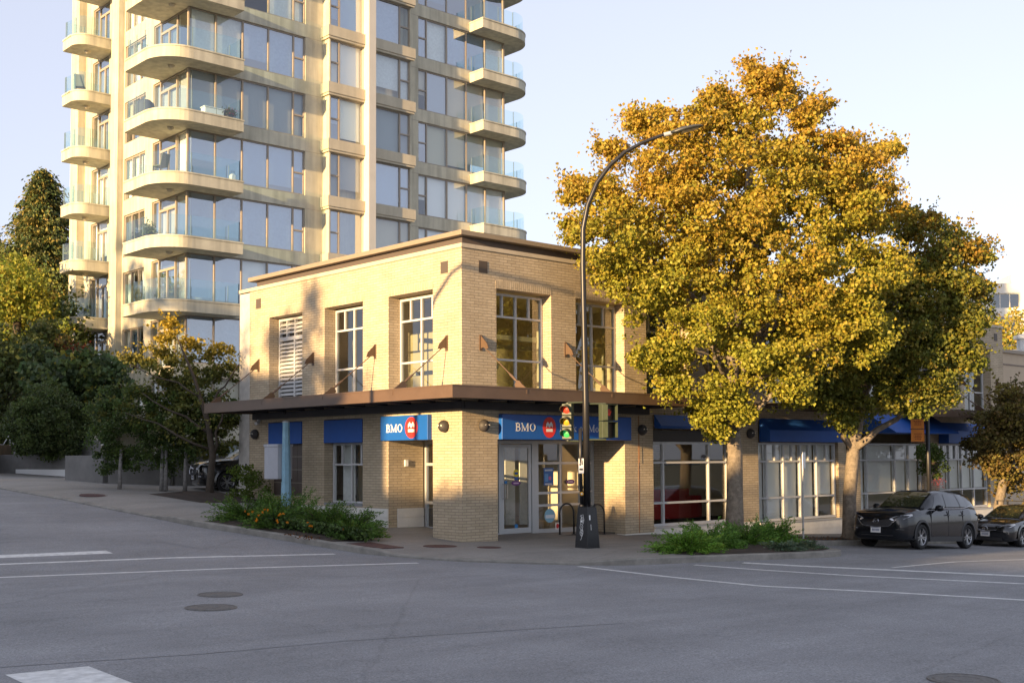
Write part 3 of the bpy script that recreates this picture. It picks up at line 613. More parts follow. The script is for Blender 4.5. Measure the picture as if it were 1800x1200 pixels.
# ------------------------------------------------------------------ lettering (stroked glyphs with serifs)
def arc(cx, cy, rx, ry, a0, a1, n=12): return [(cx+rx*math.cos(R(a0+(a1-a0)*i/n)), cy+ry*math.sin(R(a0+(a1-a0)*i/n))) for i in range(n+1)]
T_, t_, s_ = .15, .065, .06
GL = {
 'B': (.68, [([(.16, 0), (.16, 1)], T_), ([(.02, .03), (.32, .03)], s_), ([(.02, .97), (.32, .97)], s_), ([(.16, .97), (.34, .97)]+arc(.34, .75, .20, .22, 90, -90, 10)+[(.16, .53)], .08), ([(.16, .53), (.36, .53)]+arc(.36, .28, .24, .25, 90, -90, 10)+[(.16, .03)], .09), (arc(.36, .28, .22, .2, 60, -60, 6), .13), (arc(.34, .75, .18, .18, 60, -60, 6), .12)]),
 'M': (1.02, [([(.14, 0), (.14, 1)], .07), ([(.84, 0), (.84, 1)], T_), ([(.12, 1), (.49, .05)], .14), ([(.49, .05), (.84, 1)], .07), ([(.0, .03), (.28, .03)], s_), ([(.68, .03), (1.0, .03)], s_), ([(.0, .97), (.22, .97)], s_), ([(.78, .97), (1.0, .97)], s_)]),
 'O': (.80, [(arc(.39, .5, .31, .47, 0, 360, 28), .075), (arc(.39, .5, .30, .40, 125, 235, 8), .14), (arc(.39, .5, .30, .40, -55, 55, 8), .14)]),
 'a': (.50, [([(.36, .48), (.36, .10), (.44, .03), (.49, .05)], .13), (arc(.22, .47, .15, .17, 150, 10, 8), .06), (arc(.22, .18, .17, .16, 60, 300, 12), .08), ([(.30, .33), (.37, .38)], .05)]),
 'n': (.60, [([(.13, 0), (.13, .64)], .12), ([(.0, .03), (.25, .03)], s_), ([(.02, .61), (.14, .61)], s_), ([(.44, 0), (.44, .44)], .12), ([(.32, .03), (.57, .03)], s_), (arc(.29, .44, .16, .19, 150, 0, 8), .07)]),
 'k': (.60, [([(.13, 0), (.13, 1)], .12), ([(.0, .03), (.26, .03)], s_), ([(.0, .97), (.13, .97)], s_), ([(.14, .30), (.46, .61)], .06), ([(.36, .61), (.56, .61)], s_), ([(.24, .38), (.50, .03)], .12), ([(.36, .03), (.6, .03)], s_)]),
 'o': (.56, [(arc(.27, .32, .21, .30, 0, 360, 24), .065), (arc(.27, .32, .20, .24, 125, 235, 8), .11), (arc(.27, .32, .20, .24, -55, 55, 8), .11)]),
 'f': (.38, [([(.14, 0), (.14, .80)]+arc(.28, .80, .14, .17, 180, 50, 8), .10), ([(.0, .03), (.28, .03)], s_), ([(.02, .61), (.30, .61)], s_)]),
 't': (.38, [([(.15, .85), (.15, .14)]+arc(.25, .14, .10, .11, 180, 300, 6), .10), ([(.0, .61), (.33, .61)], s_)]),
 'r': (.44, [([(.13, 0), (.13, .64)], .12), ([(.0, .03), (.27, .03)], s_), ([(.02, .61), (.14, .61)], s_), (arc(.29, .44, .14, .18, 160, 60, 6), .08)]),
 'e': (.50, [(arc(.25, .32, .20, .30, 0, 310, 20), .065), (arc(.25, .32, .19, .24, 125, 235, 8), .11), ([(.07, .34), (.45, .34)], .05)]),
 'l': (.28, [([(.13, 0), (.13, 1)], .12), ([(.0, .03), (.26, .03)], s_), ([(.0, .97), (.13, .97)], s_)]),
 ' ': (.28, []),
}
def ribbon(b, pts, w, fn, lift, mi=0):
    pts = [Vector(p) for p in pts]; vs = []; k = len(pts)
    for i, p in enumerate(pts):
        t0 = (pts[i]-pts[i-1]).normalized() if i else None; t1 = (pts[i+1]-pts[i]).normalized() if i < k-1 else None
        t = ((t0 or t1)+(t1 or t0)).normalized(); nr = Vector((-t.y, t.x)); sc_ = 1/max(.5, abs(nr.dot(Vector((-(t1 or t0).y, (t1 or t0).x)))))
        for s in (-1, 1): q = p+nr*s*w/2*sc_; vs.append(fn(q.x, q.y, lift))
    b.add(vs, [(2*i, 2*i+2, 2*i+3, 2*i+1) for i in range(k-1)], mi)
def lettering(text, h, fn, sx=1.0, gap=.06, glyphs=None):
    b = MB(); x = 0; k = 0
    for ch in text:
        w, st = GL[ch]
        for pts, wd in st:
            ribbon(b, [(x+px*sx*h, py*h) for px, py in pts], wd*h*1.25, fn, .002+.0006*(k % 9)); k += 1
        x += (w*sx+gap)*h
    return b, x
def sign_fn(ax, d, u0, z0, flip): return lambda u, v, l: P3(ax, d-l, u0+(u if not flip else -u), z0+v)
def roundel(parent, ax, d, u, z, ru, rv, flip):
    fn = sign_fn(ax, d, u, z, flip); b = MB(); k = 40
    b.add([fn(ru*math.cos(i*2*math.pi/k), rv*math.sin(i*2*math.pi/k), .004) for i in range(k)]+[fn(0, 0, .004)], [(i, (i+1) % k, k) for i in range(k)])
    o = b.build('emblem', m_signred, parent)
    b = MB(); W = ru*.50; H = rv
    # two peaks over a bar
    pk = [(-W, .0*H), (-W, .16*H), (-W*.5, .58*H), (0, .16*H), (W*.5, .58*H), (W, .16*H), (W, .0*H)]
    def tri(x0, x1, x2): return [(x0, -.02*H), (x0, .30*H), (x1, .56*H), (x2, .30*H), (x2, -.02*H)]
    for s in (-1, 1):
        b.add([fn(x, y, .008) for x, y in tri(min(0, s*W)+.0, s*W*.5, max(0, s*W)-.0)], [(0, 1, 2, 3, 4)])
    b.add([fn(x, y, .008) for x, y in ((-W, -.42*H), (W, -.42*H), (W, -.14*H), (-W, -.14*H))], [(0, 1, 2, 3)])
    b.build('emblem', m_white, parent)
    b = MB()
    for c in (-W*.5, W*.5): b.add([fn(x, y, .011) for x, y in ((c-W*.36, -.03*H), (c+W*.36, -.03*H), (c, .20*H))], [(0, 1, 2)])
    b.build('emblem', m_signred, parent)
s1 = MB().box(-.15, -.001, 1.27, 3.42, 2.67, 3.35).build('sign', m_signblue, bank, bevel=.012)
fnL = sign_fn('x', -.152, 3.15, 2.90, True)
b, w_ = lettering('BMO', .215, fnL, 1.42, .04); b.build('lettering', m_white, s1)
roundel(s1, 'x', -.152, 1.98, 3.01, .285, .29, True)
s2 = MB().box(1.27, 6.42, -.15, -.001, 2.67, 3.35).build('sign', m_signblue, bank, bevel=.012)
fnR = sign_fn('y', -.152, 1.74, 2.90, False)
b, w_ = lettering('BMO', .215, fnR, 1.38, .05); b.build('lettering', m_white, s2)
roundel(s2, 'y', -.152, 3.02, 3.01, .255, .29, False)
fnR = sign_fn('y', -.152, 3.42, 2.90, False)
b, w_ = lettering('Bank of Montreal', .205, fnR, 1.30, .075); b.build('lettering', m_white, s2)
# posters and stickers on the entrance glass
def sticker(ax, d, u0, u1, z0, z1, col, name='sticker', ell=False):
    b = MB()
    if ell:
        cu, cz, a, c = (u0+u1)/2, (z0+z1)/2, (u1-u0)/2, (z1-z0)/2
        b.add([P3(ax, d, cu+a*math.cos(i*math.pi/12), cz+c*math.sin(i*math.pi/12)) for i in range(24)], [tuple(range(24))])
    else: b.quad(P3(ax, d, u0, z0), P3(ax, d, u1, z0), P3(ax, d, u1, z1), P3(ax, d, u0, z1))
    return b.build(name, mat('print', col, .5), bank)
DG = 1.272
sticker('y', DG, 4.16, 4.56, 1.36, 1.87, (.02, .13, .40), 'poster'); sticker('y', DG-.003, 4.2, 4.52, 1.78, 1.83, (.5, .55, .6)); sticker('y', DG-.003, 4.36, 4.46, 1.52, 1.62, (.55, .12, .3)); sticker('y', DG-.003, 4.2, 4.5, 1.38, 1.42, (.6, .6, .6)); sticker('y', DG-.003, 4.2, 4.34, 1.47, 1.70, (.10, .3, .6))
sticker('y', DG, 4.18, 4.62, .27, .68, (.25, .5, .65), ell=True); sticker('y', DG-.003, 4.22, 4.58, .40, .50, (.7, .75, .8))
sticker('y', DG, 2.96, 3.18, 1.62, 1.84, (.8, .62, .03), ell=True); sticker('y', DG-.002, 2.99, 3.15, 1.54, 1.63, (.02, .1, .35)); sticker('y', DG-.003, 3.0, 3.14, 1.70, 1.76, (.02, .1, .35))
for a in (2.88, 5.08): sticker('y', DG-.002, a, a+.36, 1.38, 1.52, (.16, .04, .22), ell=True); sticker('y', DG-.004, a+.08, a+.28, 1.43, 1.47, (.7, .5, .65))
sticker('y', DG, 2.62, 2.72, 1.44, 1.52, (.02, .2, .5)); sticker('y', DG, 3.0, 3.12, .17, .28, (.02, .2, .5)); sticker('y', DG-.001, 4.62, 4.80, .06, .26, (.75, .72, .7)); sticker('y', DG-.003, 4.65, 4.77, .09, .23, (.6, .02, .02), ell=True)
sticker('x', DG, 1.45, 2.55, .95, 1.85, (.55, .60, .66), 'poster'); sticker('x', DG-.003, 1.45, 2.55, 1.78, 1.92, (.02, .05, .30)); sticker('x', DG-.003, 1.45, 2.55, .93, .96, (.02, .05, .30))
for i in range(6): sticker('x', DG-.004, 1.7, 2.4, 1.1+.1*i, 1.13+.1*i, (.35, .4, .48))
sticker('y', .165, 10.1, 10.32, 2.12, 2.24, (.05, .04, .05), ell=True)

# ------------------------------------------------------------------ apartment tower behind
tw = thing('apartment_tower', 'tall cream concrete apartment tower with curved balconies behind the bank', 'building')
TX, TY, TR, TL = 5.9, 27.24, 26.1, 40.35
FH = 2.955; HZ = [20.78+FH*k for k in range(-6, 6)]
zb_, zt_ = 0.6, HZ[-1]+3
ro = []; lo = []
for h in HZ:
    ro += [(TX-.1, 12.36, h-2.29, h), (19.63, TR+.1, h-2.29, h)]
    lo += [(TY-.1, 31.0, h-2.38, h), (31.83, 34.29, h-2.33, h-.16), (36.3, 38.45, h-2.38, h)]
b = MB(); wall(b, 'y', TY, TY+.3, TX, 13.5, zb_, zt_, ro); wall(b, 'y', TY, TY+.3, 13.5, TR, zb_, zt_, ro)
b.build('tower_wall', m_conc, tw)
b = MB(); wall(b, 'x', TX, TX+.3, TY+.3, TL, zb_, zt_, [(max(o[0], TY+.3),)+o[1:] for o in lo]); b.build('tower_wall', m_conc, tw)
b = MB(); b.box(TX, TR, TL, TL+.3, zb_, zt_); b.box(TR, TR-.3, TY+3.2, TL, zb_, zt_); b.build('tower_wall', m_conc, tw)
for y0, y1, x in ((34.42, 35.3, TX-.32), (39.35, 40.36, TX-.42)):
    b = MB(); b.box(x, TX-.002, y0, y1, zb_, zt_)
    for h in HZ: b.box(x-.004, x+.01, y0-.004, y1+.004, h+.3, h+.315)
    b.build('tower_column', m_conc, tw)
b = MB(); b.box(9.8, 22.5, 31.0, 38.5, zb_, zt_-.5); b.build('tower_core', m_intwall, tw)
b = MB()
for h in HZ: b.box(TX+.31, TR-.31, TY+.31, TL-.05, h+.06, h+.26)
b.build('floor_slab', mat('slab_white', (.5, .49, .46), .8), tw)
b = MB(); b.box(TX+.31, TR-.31, TY+.31, TL-.05, zt_-.3, zt_-.1); b.build('roof', m_conc, tw)
# recessed joint lines and wall panels between the window groups
b = MB()
for h in HZ: b.box(12.36, 13.35, TY-.003, TY, h-.012, h+.012); b.box(18.8, 19.63, TY-.003, TY, h-.012, h+.012)
b.build('panel_joint', m_tframe, tw)
# projecting bay with its fin
b = MB(); b.box(13.42, 18.72, 26.75, TY+.02, zb_, zt_)
ops = []
for h in HZ: ops += [(13.5, 15.5, h-2.26, h+.04), (16.0, 18.64, h-2.26, h+.04)]
b = MB(); wall(b, 'y', 26.66, 26.80, 13.42, 18.72, zb_, zt_, ops); b.box(13.42, 13.5, 26.80, TY, zb_, zt_); b.box(18.64, 18.72, 26.80, TY, zb_, zt_)
b.build('bay', m_conc, tw)
for h in HZ:
    b = MB(); b.box(13.26, 15.55, 26.48, 26.659, h+.16, h+.70); b.box(13.31, 15.55, 26.53, 26.659, h+.045, h+.16); b.box(16.0, 18.88, 26.48, 26.659, h+.16, h+.70); b.box(16.0, 18.83, 26.53, 26.659, h+.045, h+.16)
    b.box(13.26, 13.419, 26.659, TY, h+.16, h+.70); b.box(13.31, 13.419, 26.659, TY, h+.045, h+.16); b.box(18.721, 18.88, 26.659, TY, h+.16, h+.70)
    b.build('spandrel', m_conc2, tw)
b = MB(); b.box(15.55, 15.995, 26.15, 26.655, zb_, zt_); b.build('fin', mat('fin_concrete', (.58, .55, .48), .75, .05, 1), tw)
# windows of the tower: frames, panes and blinds
rb = random.Random(5)
def strip(ax, d, us, z0, z1, stack=(), bl=1.0, dep=.12, door=None):
    b = MB(); w = .075
    abox(b, ax, d+.002, d+dep, us[0]+w/2, us[-1]-w/2, z1-.06, z1); abox(b, ax, d+.002, d+dep, us[0]+w/2, us[-1]-w/2, z0, z0+.06)
    for u in us: abox(b, ax, d, d+dep+.004, u-w/2, u+w/2, z0, z1)
    for i in stack: abox(b, ax, d+.004, d+dep-.004, us[i]+w/2, us[i+1]-w/2, (z0+z1)/2-.06, (z0+z1)/2+.02)
    if door is not None:
        i, zz = door; abox(b, ax, d+.004, d+dep-.004, us[i]+w/2, us[i+1]-w/2, zz, zz+.12)
        mid = (us[i]+us[i+1])/2; abox(b, ax, d+.006, d+dep-.006, mid-.05, mid+.05, z0+.06, zz)
    f = b.build('window', m_tframe, tw)
    g_ = MB(); dd = d+.05; base = rb.choice([0, 0, 0, 1, 1, 2, 2])
    for i in range(len(us)-1):
        tl = rb.uniform(-.006, .006); g_.quad(P3(ax, dd+tl, us[i]+.03, z0+.03), P3(ax, dd-tl, us[i+1]-.03, z0+.03), P3(ax, dd-tl*.5, us[i+1]-.03, z1-.03), P3(ax, dd+tl*.7, us[i]+.03, z1-.03), base if rb.random() < .7 else rb.choice([0, 1, 2]))
    g_.build('pane', [m_tglass, m_tglass2, m_tglass3], f)
    c = MB(); same = rb.random()
    for i in range(len(us)-1):
        r_ = rb.random()
        if same < .6: r_ = same*1.2
        if r_ > bl: continue
        drop_ = 0 if rb.random() < .62 else rb.choice([.15, .2, .3, .5, .9])
        abox(c, ax, d+.20, d+.21, us[i]+.02, us[i+1]-.02, z0+.02+drop_, z1-.02)
    if c.f: c.build('blind', rb.choice([m_blind, m_blind, m_curtain, m_beige, m_greyb]), f)
for h in HZ:
    strip('y', TY+.07, [5.94, 7.37, 8.82, 10.25, 11.70, 12.33], h-2.28, h-.01, (4,), .95)
    strip('y', TY+.07, [19.66, 20.27, 21.73, 23.18, 24.61, 26.06], h-2.28, h-.01, (0,), .88)
    strip('y', 26.72, [13.52, 14.08, 15.5], h-2.25, h+.03, (0,), .9); strip('y', 26.72, [16.0, 17.98, 18.62], h-2.25, h+.03, (1,), .8)
    strip('x', TX+.07, [TY+.16, 28.62, 30.36, 31.0], h-2.37, h-.01, (), .75, door=(1, h-.62))
    strip('x', TX+.07, [31.86, 32.62, 33.45, 34.26], h-2.32, h-.17, (), .85)
    strip('x', TX+.07, [36.33, 37.74, 38.42], h-2.37, h-.01, (), .7, door=(0, h-.62))
    MB().box(TR-.09, TR+.02, TY+.06, TY+.16, h-2.29, h).build('corner_post', m_tframe, tw)
# side glazing at the right hand corner
for h in HZ:
    g_ = MB().box(TR-.05, TR-.04, TY+.16, TY+3.2, h-2.28, h); g_.build('pane', m_tglass, tw)
b = MB()
for h in HZ: b.box(TR-.3, TR-.001, TY+.3, TY+3.2, h, h+FH-2.29)
b.build('spandrel', m_conc, tw)
def qarc(cx, cy, rx, ry, a0, a1, n=10): return [(cx+rx*math.cos(R(a0+(a1-a0)*i/n)), cy+ry*math.sin(R(a0+(a1-a0)*i/n))) for i in range(n+1)]
BL = [(TX-.002, 30.0), (4.12, 30.0)]+qarc(4.12, 29.82, .18, .18, 90, 180, 4)+[(3.94, 28.0)]+qarc(5.55, 27.7, 1.61, 1.64, 180, 270, 12)+[(8.18, 26.06), (8.18, TY-.002)]
BR = [(23.37, TY-.002), (23.37, 26.05), (25.9, 26.05)]+qarc(25.9, 27.75, 1.72, 1.70, -90, 0, 12)+[(27.62, 30.8), (TR+.002, 30.8)]
BS = [(TX-.002, 37.5), (3.98, 37.5)]+qarc(3.98, 37.36, .14, .14, 90, 180, 4)+[(3.84, 36.3)]+qarc(4.66, 36.3, .82, .78, 180, 270, 10)+[(TX-.002, 35.52)]
def offset(poly, d):
    out = []; k = len(poly)
    for i in range(k):
        p = Vector(poly[i]); t0 = (p-Vector(poly[i-1])).normalized() if i else (Vector(poly[1])-p).normalized(); t1 = (Vector(poly[(i+1) % k])-p).normalized() if i < k-1 else t0
        t = (t0+t1).normalized(); nr = Vector((-t.y, t.x)); c = max(.5, nr.dot(Vector((-t1.y, t1.x)))); out.append(tuple(p+nr*d/c))
    return out
def balcony(poly, z0, wallp, sgn=1, lamps=()):
    inner = offset(poly, .10*sgn); inner2 = offset(poly, -.03*sgn)
    extra = [wallp] if wallp else []
    b = MB(); b.prism(poly+extra, z0, z0+.50); b.prism(inner2+extra, z0+.501, z0+.57)
    f = b.build('balcony', m_conc, tw)
    g_ = MB(); rl = offset(poly, .13*sgn); k = len(rl)
    cap = MB()
    for i in range(k-1):
        a, c = rl[i], rl[i+1]; g_.quad((*a, z0+.60), (*c, z0+.60), (*c, z0+1.55), (*a, z0+1.55)); cap.bar((*a, z0+.59), (*c, z0+.59), .035, .04)
        if (Vector(a)-Vector(c)).length > .6:
            m = (Vector(a)+Vector(c))/2; pts = [a, tuple(m), c] if (Vector(a)-Vector(c)).length > 1.6 else [a, c]
            for p in pts: cap.box(p[0]-.012, p[0]+.012, p[1]-.012, p[1]+.012, z0+.58, z0+1.55)
    g_.build('glass_railing', m_rail, f); cap.build('railing_frame', mat('rail_edge', (.18, .24, .24), .3), f)
    l_ = MB()
    for x, y in lamps: l_.lathe([(.16, 0), (.16, -.03), (.13, -.10), (.06, -.15), (0, -.16)], (x, y, z0), n=14)
    if l_.f: l_.build('ceiling_lamp', m_conc2, f, smooth=True)
    d = MB(); q = wallp or ((poly[0][0]+poly[-1][0])/2, (poly[0][1]+poly[-1][1])/2)
    return f
for k, h in enumerate(HZ):
    if h > 8: balcony(BL, h-.03, (TX-.002, TY-.002), 1, [(5.2, 27.6)])
    if h > 11: balcony(BR, h-.03, (TR+.002, TY-.002), 1, [(26.6, 28.6)])
    if h > 8: balcony(BS, h-.03, None, 1, [(4.8, 36.5)])
for o_ in bpy.data.objects:
    pass
# things kept on the balconies
def pot_plant(x, y, z, r, h, col, lab, group=None, flower=None):
    t = thing('potted_plant', lab, 'plant', (x, y, z), 0, group)
    MB().lathe([(0, 0), (r*.7, 0), (r, r*1.2), (r*.92, r*1.2), (r*.85, r*1.05), (0, r*1.05)], (0, 0, 0), n=14).build('pot', m_black, t, smooth=False)
    LEAFY.append((t, (x, y, z), r, h, col, flower))
LEAFY = []
fz = lambda k: 20.78+FH*k+.545
pot_plant(4.55, 28.4, fz(-3), .22, 1.0, (.10, .14, .03), 'bushy green potted plant in the middle of the lowest visible balcony')
pot_plant(4.6, 29.5, fz(-3), .18, .6, (.05, .07, .03), 'small dark potted plant at the left end of the lowest visible balcony')
pot_plant(7.7, 26.6, fz(-1), .2, .6, (.10, .10, .03), 'flowering potted plant at the right end of the upper balcony', flower=(.5, .03, .06))
pot_plant(24.0, 26.6, fz(-3), .25, .5, (.03, .06, .02), 'dark green potted plant on the right balcony just above the bank roof')
def lounge(x, y, z, rz, lab, col):
    t = thing('balcony_chair', lab, 'chair', (x, y, z), rz)
    m = mat('chair_fabric', col, .7)
    MB().box(-.25, .25, -.25, .25, .40, .45).build('seat', m, t)
    MB().add([(-.25, .22, .45), (.25, .22, .45), (.25, .36, 1.0), (-.25, .36, 1.0), (-.25, .25, .44), (.25, .25, .44), (.25, .39, .99), (-.25, .39, .99)], [(0, 1, 2, 3), (4, 7, 6, 5), (0, 4, 5, 1), (3, 2, 6, 7), (0, 3, 7, 4), (1, 5, 6, 2)]).build('backrest', m, t)
    for sx in (-.22, .22):
        for sy in (-.22, .25): MB().bar((sx, sy, 0), (sx, sy, .4), .03).build('leg', m_black, t)
lounge(4.7, 27.6, fz(-2), R(200), 'olive balcony chair on the balcony second from the bottom', (.10, .11, .05))
lounge(4.5, 36.7, fz(0), R(150), 'grey balcony chair on the narrow left balcony', (.16, .18, .17))
t = thing('covered_grill', 'grey covered barbecue on the balcony with the small flowers', 'barbecue', (4.6, 29.1, fz(-1)))
MB().lathe([(.0, .95), (.25, .93), (.42, .78), (.46, .6), (.44, .0)], (0, 0, 0), n=16).build('cover', mat('grill_cover', (.10, .11, .13), .8), t, smooth=True)
MB().box(-.3, .3, -.2, .2, 0, .03).build('shelf', m_black, t)
t = thing('bench_box', 'white storage box standing by the glass railing of an upper balcony', 'storage box', (6.9, 26.75, fz(-1)))
MB().box(-.5, .5, -.2, .2, 0, .42).build('body', m_white, t, bevel=.02); MB().box(-.53, .53, -.23, .23, .425, .47).build('lid', m_white, t, bevel=.01)
t = thing('lantern', 'small pale lantern at the right end of the balcony above the lowest', 'lantern', (7.85, 26.5, fz(-2)))
MB().lathe([(0, 0), (.18, 0), (.16, .28), (.09, .36), (0, .37)], (0, 0, 0), n=12).build('body', m_white, t); MB().tube([(-.08, 0, .36), (-.09, 0, .5), (.09, 0, .5), (.08, 0, .36)], .012, 6).build('handle', m_black, t)

# ------------------------------------------------------------------ foliage tools
def unit(n):
    v = rng.normal(size=(n, 3)); return v/np.linalg.norm(v, axis=1, keepdims=True)
def leaves(name, c, size, tint, m, parent=None, direc=None, wid=.42, fold=.22, loc=(0, 0, 0)):
    "many small folded leaf faces in one mesh; c = centres, tint = colour of each leaf"
    n = len(c); size = np.broadcast_to(np.asarray(size, float), (n,))[:, None]
    a = unit(n) if direc is None else direc/np.linalg.norm(direc, axis=1, keepdims=True)
    u = unit(n); s = np.cross(a, u); s /= np.linalg.norm(s, axis=1, keepdims=True)+1e-9; w = np.cross(a, s)
    p0 = c-a*size*.5; p2 = c+a*size*.5; p1 = c+s*size*wid+w*size*fold-a*size*.05; p3 = c-s*size*wid+w*size*fold-a*size*.05
    V = np.stack([p0, p1, p2, p3], 1).reshape(-1, 3)-np.asarray(loc)
    me = bpy.data.meshes.new(name); me.vertices.add(4*n); me.vertices.foreach_set('co', V.astype(np.float32).ravel())
    base = np.arange(n)[:, None]*4; idx = (base+np.array([[0, 1, 2, 0, 2, 3]])).ravel()
    me.loops.add(6*n); me.loops.foreach_set('vertex_index', idx.astype(np.int32))
    me.polygons.add(2*n); me.polygons.foreach_set('loop_start', np.arange(0, 6*n, 3, dtype=np.int32)); me.polygons.foreach_set('loop_total', np.full(2*n, 3, dtype=np.int32))
    me.update(); ca = me.color_attributes.new('tint', 'FLOAT_COLOR', 'POINT')
    cc = np.ones((n, 4, 4), np.float32); cc[:, :, :3] = np.clip(tint, 0, 1)[:, None, :]; ca.data.foreach_set('color', cc.ravel())
    me.materials.append(m); me.validate()
    o = bpy.data.objects.new(name, me); COL.objects.link(o)
    if parent: o.parent = parent
    return o
def clumps(blobs, per, nleaf, cr, shell=.55, squash=.75):
    "clump centres through the blobs, leaves gathered round each clump"
    P = []; K = []; k = 0
    for (c, r) in blobs:
        n = max(2, int(per*r*r)); d = unit(n)*(r*(shell+(1-shell)*rng.random((n, 1)))); d[:, 2] *= .9
        cen = np.asarray(c)+d
        for q in cen:
            m = int(nleaf*(.6+.8*rng.random())); e = np.clip(rng.normal(size=(m, 3)), -1.7, 1.7)*cr*(.7+.6*rng.random()); e[:, 2] *= squash
            P.append(q+e); K.append(np.full(m, k)); k += 1
    return np.concatenate(P), np.concatenate(K), k
def tufts(blobs, per, nleaf, cr, shell=.4, shrink=.10):
    "rounded leafy tufts: leaves lie near the surface of each tuft, most of them on its upper side"
    P = []; K = []; k = 0
    for (c, r) in blobs:
        r = max(.12, r-shrink); n = max(2, int(per*(r+.25)**2)); cen = np.asarray(c)+unit(n)*(r*(shell+(1-shell)*rng.random((n, 1))))*np.array((1, 1, .92))
        for q in cen:
            R_ = min(cr*(.6+.75*rng.random()), .12+r*.8); m = int(nleaf*(R_/cr)**2*(.8+.4*rng.random())); e = unit(m); e[:, 2] = e[:, 2]*.9+.12
            e *= (R_*(.62+.46*rng.random((m, 1))))*np.array((1, 1, .66)); e += rng.normal(size=(m, 3))*.03; P.append(q+e); K.append(np.full(m, k)); k += 1
    return np.concatenate(P), np.concatenate(K), k
def sprigs(blobs, per, m=13):
    "short leafy twigs sticking out of the crown"
    P = []; K = []; k = 0
    for (c, r) in blobs:
        for _ in range(max(2, int(per*(r+.2)**2))):
            d = unit(1)[0]; d[2] = abs(d[2])*.8-.1; a = np.asarray(c)+d*r*.92; g_ = d+rng.normal(size=3)*.35+np.array((0, 0, .25)); L = .15+.38*rng.random(); t_ = np.linspace(.1, 1, m)[:, None]
            P.append(a+g_*L*t_+rng.normal(size=(m, 3))*.055); K.append(np.full(m, k)); k += 1
    return np.concatenate(P), np.concatenate(K), k
def tints(P, K, nk, cols, w=None, var=.16):
    "pick a colour per clump from cols (list of rgb), vary per leaf"
    cols = np.asarray(cols); pick = rng.choice(len(cols), nk, p=w); base = cols[pick][K]
    alt = cols[rng.choice(len(cols), len(P), p=w)]; t = rng.random((len(P), 1)) < .3
    base = np.where(t, alt, base); return base*(1+rng.normal(size=(len(P), 1))*var)*(1+rng.normal(size=(len(P), 3))*.05)
def limb(b, a, c, r0, r1, wob=.12, n=5, k=7):
    a = Vector(a); c = Vector(c); L = (c-a).length; pts = []
    for i in range(n+1):
        t = i/n; p = a.lerp(c, t)+Vector((rnd.uniform(-1, 1), rnd.uniform(-1, 1), rnd.uniform(-.5, 1)))*wob*L*math.sin(math.pi*t)*.5; pts.append(p)
    b.tube(pts, [r0+(r1-r0)*(i/n) for i in range(n+1)], k)
def px_blobs(lst, d, centre, Rpx, depth, jitter=.3, clip=None):
    out = []
    for (x, y, r) in lst:
        q = min(.97, math.hypot(x-centre[0], y-centre[1])/Rpx); h = depth*math.sqrt(1-q*q)
        for s in ((-1, 1) if h > 1.2 else (0,)):
            dd = d+s*h*.62+rnd.uniform(-jitter, jitter); p = at(x, y, dd); rr = r*d/FPX
            if clip and clip(p): continue
            out.append((tuple(p), rr))
    return out
def keep_out(P, K, fn):
    m = fn(P); return P[m], K[m]

# ------------------------------------------------------------------ street maples on the right
def maple(label, base, d, trunk, limbs, blobs, per, nl, cr, size, cols, w, colfn=None, group='maple trees along the shop front', m=m_leaf, bark=m_bark, clipf=None, name='maple_tree'):
    t = thing(name, label, 'tree', base, 0, group); o = Vector(base)
    b = MB(); pts = [Vector(p)-o for p, r in trunk]; b.tube(pts, [r for p, r in trunk], 14)
    b.build('trunk', bark, t, smooth=True)
    b = MB()
    for a, c, r0, r1 in limbs: limb(b, Vector(a)-o, Vector(c)-o, r0, r1)
    b.build('limbs', bark, t, smooth=True)
    P, K, nk = tufts(blobs, per, nl, cr); P2, K2, n2 = clumps(blobs, per*1.1, 42, .23); P = np.concatenate([P, P2]); K = np.concatenate([K, K2+nk]); nk += n2; P2, K2, n2 = sprigs(blobs, 7); P = np.concatenate([P, P2]); K = np.concatenate([K, K2+nk]); nk += n2
    if clipf is not None: P, K = keep_out(P, K, clipf)
    T = tints(P, K, nk, cols, w)
    if colfn is not None: T = colfn(P, T)
    leaves('crown', P, size*(.7+.6*rng.random(len(P))), T, m, t, loc=base)
    return t
clear = lambda P: ~((P[:, 1] > -.25) & (P[:, 2] < 8.3) & (P[:, 0] > -.2)) & ~((P[:, 1] > -E_-.1) & (P[:, 2] < 4.0) & (P[:, 2] > 3.5) & (P[:, 0] < XC+.1))
D1 = 33.8; B1 = Vector((7.55, -3.0, -.19))
bl1 = [(1318, 112, 12), (1325, 130, 16), (1330, 150, 22), (1375, 120, 10), (1260, 160, 12), (1115, 203, 12), (1060, 262, 14), (1575, 262, 14), (1008, 328, 20), (1000, 350, 12), (1000, 395, 10), (1006, 420, 12), (1560, 330, 16), (1350, 165, 38), (1400, 190, 45), (1375, 150, 22), (1440, 195, 26), (1300, 215, 55), (1255, 175, 22), (1220, 240, 60), (1160, 225, 40), (1120, 215, 25), (1080, 275, 26), (1180, 300, 80), (1066, 340, 50), (1024, 335, 26), (1032, 400, 32), (1100, 420, 80), (1200, 400, 100), (1320, 320, 105), (1425, 265, 52), (1490, 265, 40), (1500, 310, 60), (1555, 275, 28), (1460, 360, 90), (1540, 380, 60), (1350, 440, 115), (1130, 520, 65), (1075, 470, 45), (1220, 530, 95), (1340, 580, 100), (1460, 500, 105), (1550, 480, 60), (1165, 620, 55), (1185, 690, 42), (1175, 655, 40), (1280, 690, 42), (1255, 745, 32), (1240, 715, 36), (1370, 660, 60), (1465, 600, 80), (1530, 590, 50), (1390, 690, 32), (1290, 720, 34)]
blobs1 = px_blobs(bl1, D1, (1290, 440), 330, 4.0, .35, clip=lambda p: p.y > .3 and p.z < 8.5)
F1 = at(1283, 700, D1)
